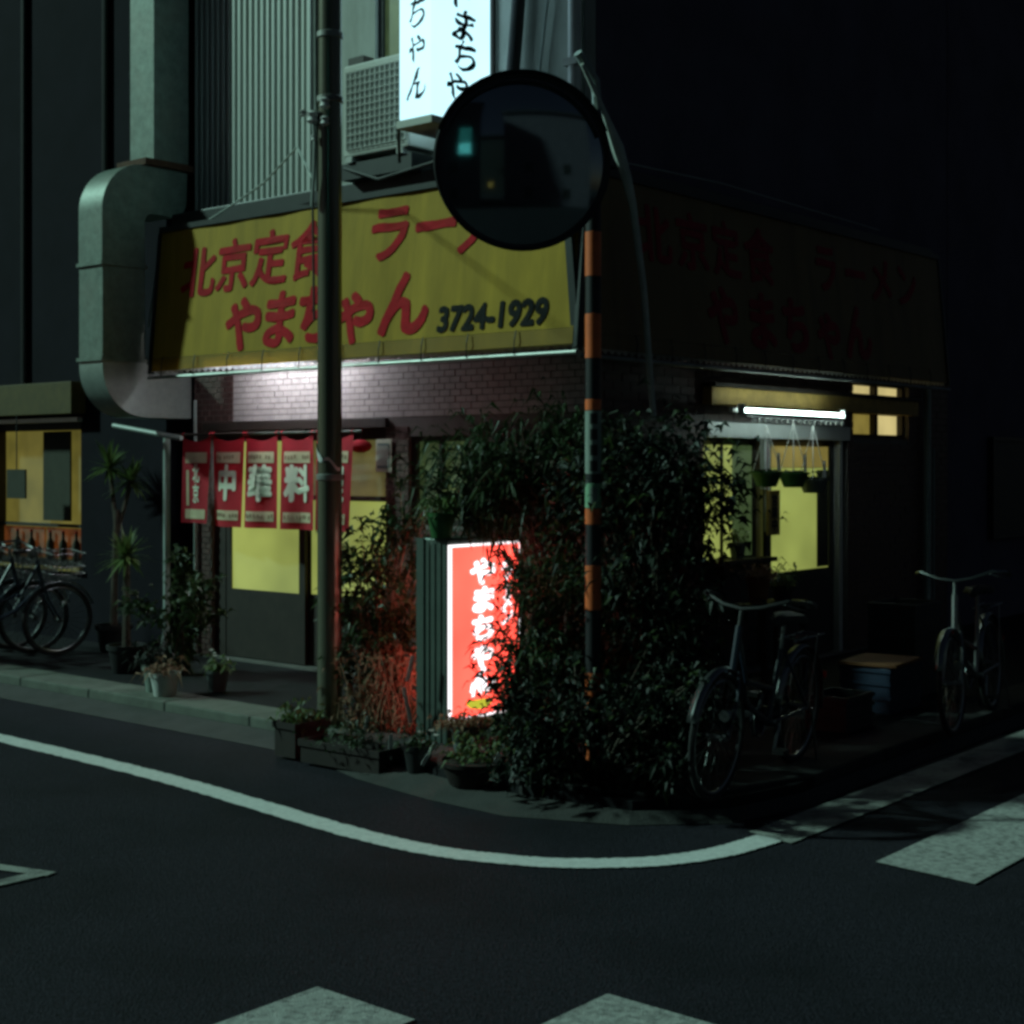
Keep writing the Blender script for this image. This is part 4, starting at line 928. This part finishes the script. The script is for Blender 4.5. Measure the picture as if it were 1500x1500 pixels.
# ================================================================== BICYCLES
def wheel(parent, name, x, r=0.315):
    t = bpy.data.objects.new(name, None); COL.objects.link(t); t.parent = parent; t.location = (x, 0, r); t.empty_display_size = .05
    ring = lambda rr, k=36: [(rr*math.cos(2*math.pi*i/k), 0, rr*math.sin(2*math.pi*i/k)) for i in range(k)]
    MB().tube(ring(r-0.016), 0.0165, 8, closed=True).build('tyre', 'tyre', t, smooth=True)
    MB().tube(ring(r-0.040), 0.011, 6, closed=True).build('rim', 'chrome', t, smooth=True)
    s = MB()
    for i in range(28):
        a = 2*math.pi*i/28; sd_ = 0.028 if i % 2 else -0.028
        s.tube([(0.015*math.cos(a+1.2), sd_, 0.015*math.sin(a+1.2)), ((r-.045)*math.cos(a), 0, (r-.045)*math.sin(a))], 0.0016, 3, cap=False)
    s.build('spokes', 'chrome', t)
    MB().tube([(0, -0.05, 0), (0, 0.05, 0)], 0.022, 10).build('hub', 'chrome', t, smooth=True)
def bicycle(label, loc, heading, paint, lean=0.05, basket=True, bar='chrome'):
    t = thing('bicycle', label, 'bicycle', loc, heading); t.rotation_euler = (lean, 0, heading)
    wheel(t, 'rear_wheel', -0.53); wheel(t, 'front_wheel', 0.55)
    bb = Vector((-0.10, 0, 0.29)); st = Vector((-0.23, 0, 0.66)); hd = Vector((0.36, 0, 0.80)); hl = Vector((0.40, 0, 0.62)); ra = Vector((-0.53, 0, 0.315)); fa = Vector((0.55, 0, 0.315))
    f = MB(); f.tube([bb, st], 0.015, 8); f.tube([bb, bb*0.45+hl*0.55+Vector((0, 0, -0.06)), hl], 0.018, 8); f.tube([st*0.45+bb*0.55, bb*0.3+hd*0.7+Vector((0, 0, -0.1)), hd], 0.014, 8); f.tube([hd+Vector((-.01, 0, .04)), hl+Vector((.01, 0, -.03))], 0.02, 8)
    for s in (-1, 1):
        o_ = Vector((0, s*0.055, 0)); f.tube([bb+o_*0.4, ra+o_], 0.009, 6); f.tube([st+o_*0.3, ra+o_], 0.008, 6)
    f.build('frame', paint, t, smooth=True)
    k = MB()
    for s in (-1, 1): k.tube([hl+Vector((0, s*.03, 0)), hl+Vector((.04, s*.05, -.12)), fa+Vector((0, s*.055, 0))], 0.010, 6)
    k.build('fork', paint, t, smooth=True)
    for (cx, a0, a1) in ((-0.53, 10, 190), (0.55, 20, 165)):
        k = MB(); r = 0.345
        for i in range(17):
            a = R(a0 + (a1-a0)*i/16)
            for (yy_, dr_) in ((-0.028, -0.012), (0, 0.0), (0.028, -0.012)): k.v.append((cx+(r+dr_)*math.cos(a), yy_, 0.315+(r+dr_)*math.sin(a)))
        for i in range(16):
            for j in range(2): b0 = i*3+j; k.f.append((b0, b0+1, b0+4, b0+3))
        o_ = k.build('fender', 'chrome', t, smooth=True); sm_ = o_.modifiers.new('solid', 'SOLIDIFY'); sm_.thickness = 0.002
    MB().tube([st, (-0.26, 0, 0.80)], 0.012, 8).build('seat_post', 'chrome', t, smooth=True)
    k = MB(); prof = [(-0.13, .03, .0), (-0.10, .095, .012), (-0.03, .10, .014), (0.05, .05, .012), (0.13, .022, .004), (0.155, .008, -.006)]
    for (x, w_, z) in prof:
        for (yy_, dz) in ((-w_, -0.035), (-w_*.8, 0.0), (0, 0.012), (w_*.8, 0.0), (w_, -0.035)): k.v.append((-0.27+x, yy_, 0.83+z+dz))
    for i in range(5):
        for j in range(4): b0 = i*5+j; k.f.append((b0, b0+5, b0+6, b0+1))
    o_ = k.build('saddle', 'saddle', t, smooth=True); sm_ = o_.modifiers.new('solid', 'SOLIDIFY'); sm_.thickness = 0.02
    MB().tube([hd, (0.33, 0, 0.93)], 0.012, 8).build('stem', bar, t, smooth=True)
    hb = [(0.06, -.27, .95), (0.16, -.28, .965), (0.28, -.22, .98), (0.335, -.10, .94), (0.335, 0, .925), (0.335, .10, .94), (0.28, .22, .98), (0.16, .28, .965), (0.06, .27, .95)]
    MB().tube([tuple(v) for v in [Vector(p) for p in hb]], 0.011, 8).build('handlebar', bar, t, smooth=True)
    for s in (-1, 1):
        MB().tube([(0.03, s*.268, .945), (0.14, s*.28, .963)], 0.017, 8).build('grip', 'saddle', t, smooth=True)
        MB().tube([(0.27, s*.2, .965), (0.2, s*.235, .94), (0.10, s*.25, .925)], 0.005, 5).build('brake_lever', 'chrome', t)
    k = MB()
    for s in (-1, 1): k.tube([(-0.30, s*.045, .70), (-0.72, s*.06, .705)], 0.006, 5); k.tube([(-0.53, s*.06, .315), (-0.62, s*.058, .70)], 0.005, 5)
    for i in range(4): x = -0.36-0.11*i; k.tube([(x, -.058, .705), (x, .058, .705)], 0.005, 5)
    k.build('rear_rack', 'chrome', t)
    MB().tube([(-0.10, -.05, .29), (-0.10, .05, .29)], 0.02, 8).build('bottom_bracket', 'chrome', t)
    ring = [( -0.10+0.085*math.cos(2*math.pi*i/20), -0.045, .29+0.085*math.sin(2*math.pi*i/20)) for i in range(20)]
    MB().tube(ring, 0.006, 5, closed=True).build('chainring', 'chrome', t)
    MB().prism([(-0.03, -.06, .36), (0.0, -.06, .30), (-0.05, -.06, .21), (-0.52, -.06, .27), (-0.55, -.06, .33)], (0, 0.006, 0)).build('chain_guard', paint, t)
    for s in (-1, 1):
        MB().tube([(-0.10, s*.065, .29), (-0.10+s*.10, s*.08, .29-s*.12)], 0.009, 6).build('crank', 'chrome', t)
        MB().box(-0.04, 0.04, -0.03, 0.03, -0.011, 0.011).build('pedal', 'saddle', t, loc=(-0.10+s*.10, s*.12, .29-s*.12))
    k = MB(); k.tube([(-0.53, .08, .315), (-0.60, .10, .02), (-0.56, .13, .012), (-0.60, -.10, .02), (-0.53, -.08, .315)], 0.007, 6); k.build('kickstand', 'chrome', t, smooth=True)
    MB().lathe([(0.008, -0.03), (0.022, -0.02), (0.03, 0.02), (0.027, 0.026)], 12).build('headlamp', 'chrome', t, smooth=True, loc=(0.62, .07, .44), rot=(0, R(90), 0))
    MB().box(-0.012, 0.004, -0.025, 0.025, -0.02, 0.02).build('reflector', 'red_plastic', t, loc=(-0.885, 0, 0.45))
    if basket:
        k = MB(); x0, x1, y0, y1, z0, z1 = 0.42, 0.68, -.15, .15, .68, .90
        for i in range(9):
            yy_ = y0+(y1-y0)*i/8; k.tube([(x1+.03, yy_*1.15, z1), (x1, yy_, z0), (x0, yy_, z0), (x0, yy_*1.15, z1)], 0.0028, 4)
        for i in range(7):
            x = x0+(x1-x0)*i/6; k.tube([(x, y0*1.15, z1), (x, y0, z0), (x, y1, z0), (x, y1*1.15, z1)], 0.0028, 4)
        for z in (z1, z0+.11, z0+.05): k.tube([(x0, y0*1.14, z), (x1+.03, y0*1.14, z), (x1+.03, y1*1.14, z), (x0, y1*1.14, z)], 0.004, 4, closed=True)
        k.build('basket', 'bike_silver', t)
    return t
def head(dx, dy): return math.atan2(dy, dx)
bicycle('navy city bicycle parked by the corner shrubs with its front wheel towards the crossing', (1.28, 7.66, 0.102), head(-.53, -.85), 'bike_navy', lean=-0.06, basket=False, bar='saddle')  # dark bar material puts the shadow by the shrubs into the colour
bicycle('silver bicycle facing the camera at the far right by the side wall', (2.95, 9.36, 0.102), head(-.50, -.87), 'bike_silver', lean=0.05, basket=False)
G = 'bicycles in a row by the neighbour window'
b1 = bicycle('dark bicycle with chrome fenders, last in the row under the lit neighbour window', tuple(FL(-5.22, -1.32, 0.10)), AL+R(80), 'bike_navy', lean=0.08); b1['group'] = G
b2 = copy_tree(b1); b2.location = FL(-5.55, -1.36, 0.10); b2.rotation_euler = (0.05, 0, AL+R(76)); b2['label'] = 'dark bicycle in the middle of the row under the lit neighbour window'
b3 = copy_tree(b1); b3.location = FL(-5.90, -1.34, 0.10); b3.rotation_euler = (0.10, 0, AL+R(79)); b3['label'] = 'dark bicycle cut off by the left picture edge'

# ================================================================== NEIGHBOURS
nb = thing('neighbour_shop', 'dark neighbouring shop with a lit curtained window left of the duct', 'building', tuple(FL(0, 0, 0)), AL)
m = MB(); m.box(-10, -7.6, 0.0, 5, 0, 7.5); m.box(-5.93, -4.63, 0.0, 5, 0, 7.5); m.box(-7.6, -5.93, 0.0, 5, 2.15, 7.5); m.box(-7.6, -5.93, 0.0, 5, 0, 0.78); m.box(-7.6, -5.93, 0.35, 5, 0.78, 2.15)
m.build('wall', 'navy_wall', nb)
wd = MB().box(-7.55, -5.98, 0.20, 0.21, 0.80, 2.12).build('window', 'pane_ochre', nb)
m = MB(); m.box(-7.6, -7.55, 0.10, 0.30, 0.78, 2.15); m.box(-5.98, -5.93, 0.10, 0.30, 0.78, 2.15); m.box(-7.55, -5.98, 0.10, 0.30, 0.78, 0.83); m.box(-7.55, -5.98, 0.10, 0.30, 2.08, 2.15); m.box(-7.55, -5.98, 0.12, 0.19, 1.14, 1.17)
m.build('frame', 'wood_dark', wd)
MB().box(-6.80, -6.34, 0.15, 0.17, 1.20, 2.07).build('curtain', 'curtain_dark', wd)
MB().box(-7.5, -6.78, 0.15, 0.17, 0.84, 1.13).build('pane', 'pane_orange', wd); MB().box(-6.74, -6.02, 0.15, 0.17, 0.84, 1.13).build('pane', 'pane_orange', wd)
MB().box(-7.55, -5.9, -0.05, -0.003, 0.74, 0.775).build('sill', 'wood_beam', nb)
MB().box(-8.2, -5.85, -0.16, -0.003, 2.22, 2.52).build('signboard', 'signboard_ochre', nb, bevel=0.006)
MB().box(-7.6, -5.9, -0.06, -0.003, 2.15, 2.19).build('lintel', 'aluminium', nb)
for x, bl in zip((-7.2, -6.95, -6.62, -6.4, -6.18), ('leftmost dark bottle inside the lit neighbour window', 'second dark bottle from the left inside the lit neighbour window', 'third dark bottle from the left, below the dark curtain of the neighbour window', 'second dark bottle from the right inside the lit neighbour window', 'rightmost dark bottle inside the lit neighbour window')):
    t = thing('bottle', bl, 'bottle', tuple(FL(x, 0.115, 0.83)), AL, 'bottles on the neighbour window sill')
    MB().lathe([(0.036, 0), (0.038, 0.01), (0.038, 0.15), (0.014, 0.20), (0.014, 0.255)], 12).build('glass_body', 'curtain_dark', t, smooth=True)
    MB().lathe([(0.016, 0.256), (0.016, 0.275)], 10).build('cap', 'red_plastic', t, smooth=True)
for x in (-6.85, -5.5): MB().tube([(x, -0.03, 2.5), (x, -0.03, 7.4)], 0.03, 8).build('downpipe', 'pot_black' if x < -6 else 'dark_metal', nb, smooth=True)
hs = thing('hanging_sign', 'small dark board hanging before the lit neighbour window', 'sign', tuple(FL(-6.75, -0.18, 1.42)), AL)
MB().box(-0.16, 0.16, 0, 0.02, 0, 0.28).build('board', 'curtain_dark', hs); MB().tube([(0, 0.01, 0.28), (0, 0.01, 0.80)], 0.006, 5).build('cord', 'cable_black', hs)

n2 = thing('neighbour_house', 'dark unlit house beyond the side front at the right edge', 'building', tuple(FR(0, 0, 0)), AR)
MB().box(6.15, 13, 0.1, 6, 0, 7.5).build('wall', 'night_wall', n2)
MB().box(6.0, 13.2, -0.25, 6.2, 7.5, 7.65).build('roof', 'dark_wall', n2)
for x in (7.2, 9.6):
    wf = MB().box(x, x+1.2, 0.06, 0.099, 1.0, 2.0).build('window', 'pot_black', n2)
    m = MB(); m.box(x-.04, x, 0.03, 0.099, .96, 2.04); m.box(x+1.2, x+1.24, 0.03, 0.099, .96, 2.04); m.box(x, x+1.2, 0.03, 0.099, .96, 1.0); m.box(x, x+1.2, 0.03, 0.099, 2.0, 2.04); m.build('frame', 'dark_metal', wf)

# across the crossing, seen only in the round mirror
oh = thing('corner_house', 'dark house across the crossing, reflected left of centre in the round mirror', 'building', (-6.4, -7.0, 0), R(-12))
MB().box(-6, 4.2, -6, 0, 0, 13.5).build('wall', 'night_wall', oh); MB().box(-6.3, 4.5, -6.3, 0.3, 13.5, 13.7).build('roof', 'dark_wall', oh)
for (x, z) in ((-1.8, 1.0), (0.4, 1.0), (-1.8, 4.2), (0.4, 4.2)): MB().box(x, x+1.1, 0.002, 0.03, z, z+1.3).build('window', 'pot_black', oh)
o2 = thing('corner_house', 'dark house across the crossing, dim in the right half of the round mirror', 'building', (7.6, -8.0, 0), R(15))
MB().box(-7.2, 5, -6, 0, 0, 13).build('wall', 'night_wall', o2); MB().box(-7.5, 5.3, -6.3, 0.3, 13, 13.2).build('roof', 'dark_wall', o2)
for (x, z) in ((-4.4, 1.0), (0.8, 1.0), (-4.4, 4.2), (0.8, 4.2)): MB().box(x, x+1.1, 0.002, 0.03, z, z+1.3).build('window', 'pot_black', o2)
vs = thing('wall_light_sign', 'teal lit panel sign glowing as a small reflection in the round mirror', 'sign', (-3.9, -6.45, 6.2), R(-12))
MB().box(-0.7, 0.7, -0.12, 0.0, 0, 1.2).build('lit_panel', 'teal_sign', vs); MB().box(-0.73, 0.73, -0.15, -0.121, -0.03, 3.3).build('casing', 'dark_metal', vs)
MB().box(-0.7, 0.7, -0.12, 0.0, 1.23, 3.2).build('lit_panel', 'teal_dim', vs)
o3 = thing('corner_house', 'far dark house closing the street in the middle of the round mirror', 'building', (-1.0, -24, 0), R(5))
MB().box(-6, 6, -5, 0, 0, 14).build('wall', 'dark_wall', o3); MB().box(-6.3, 6.3, -5.3, 0.3, 14, 14.3).build('roof', 'dark_wall', o3)
for (x, z) in ((-1.6, 1.4), (0.9, 4.6)): MB().box(x, x+1.1, 0.002, 0.03, z, z+1.3).build('window', 'pane_amber' if z < 2 else 'pot_black', o3)
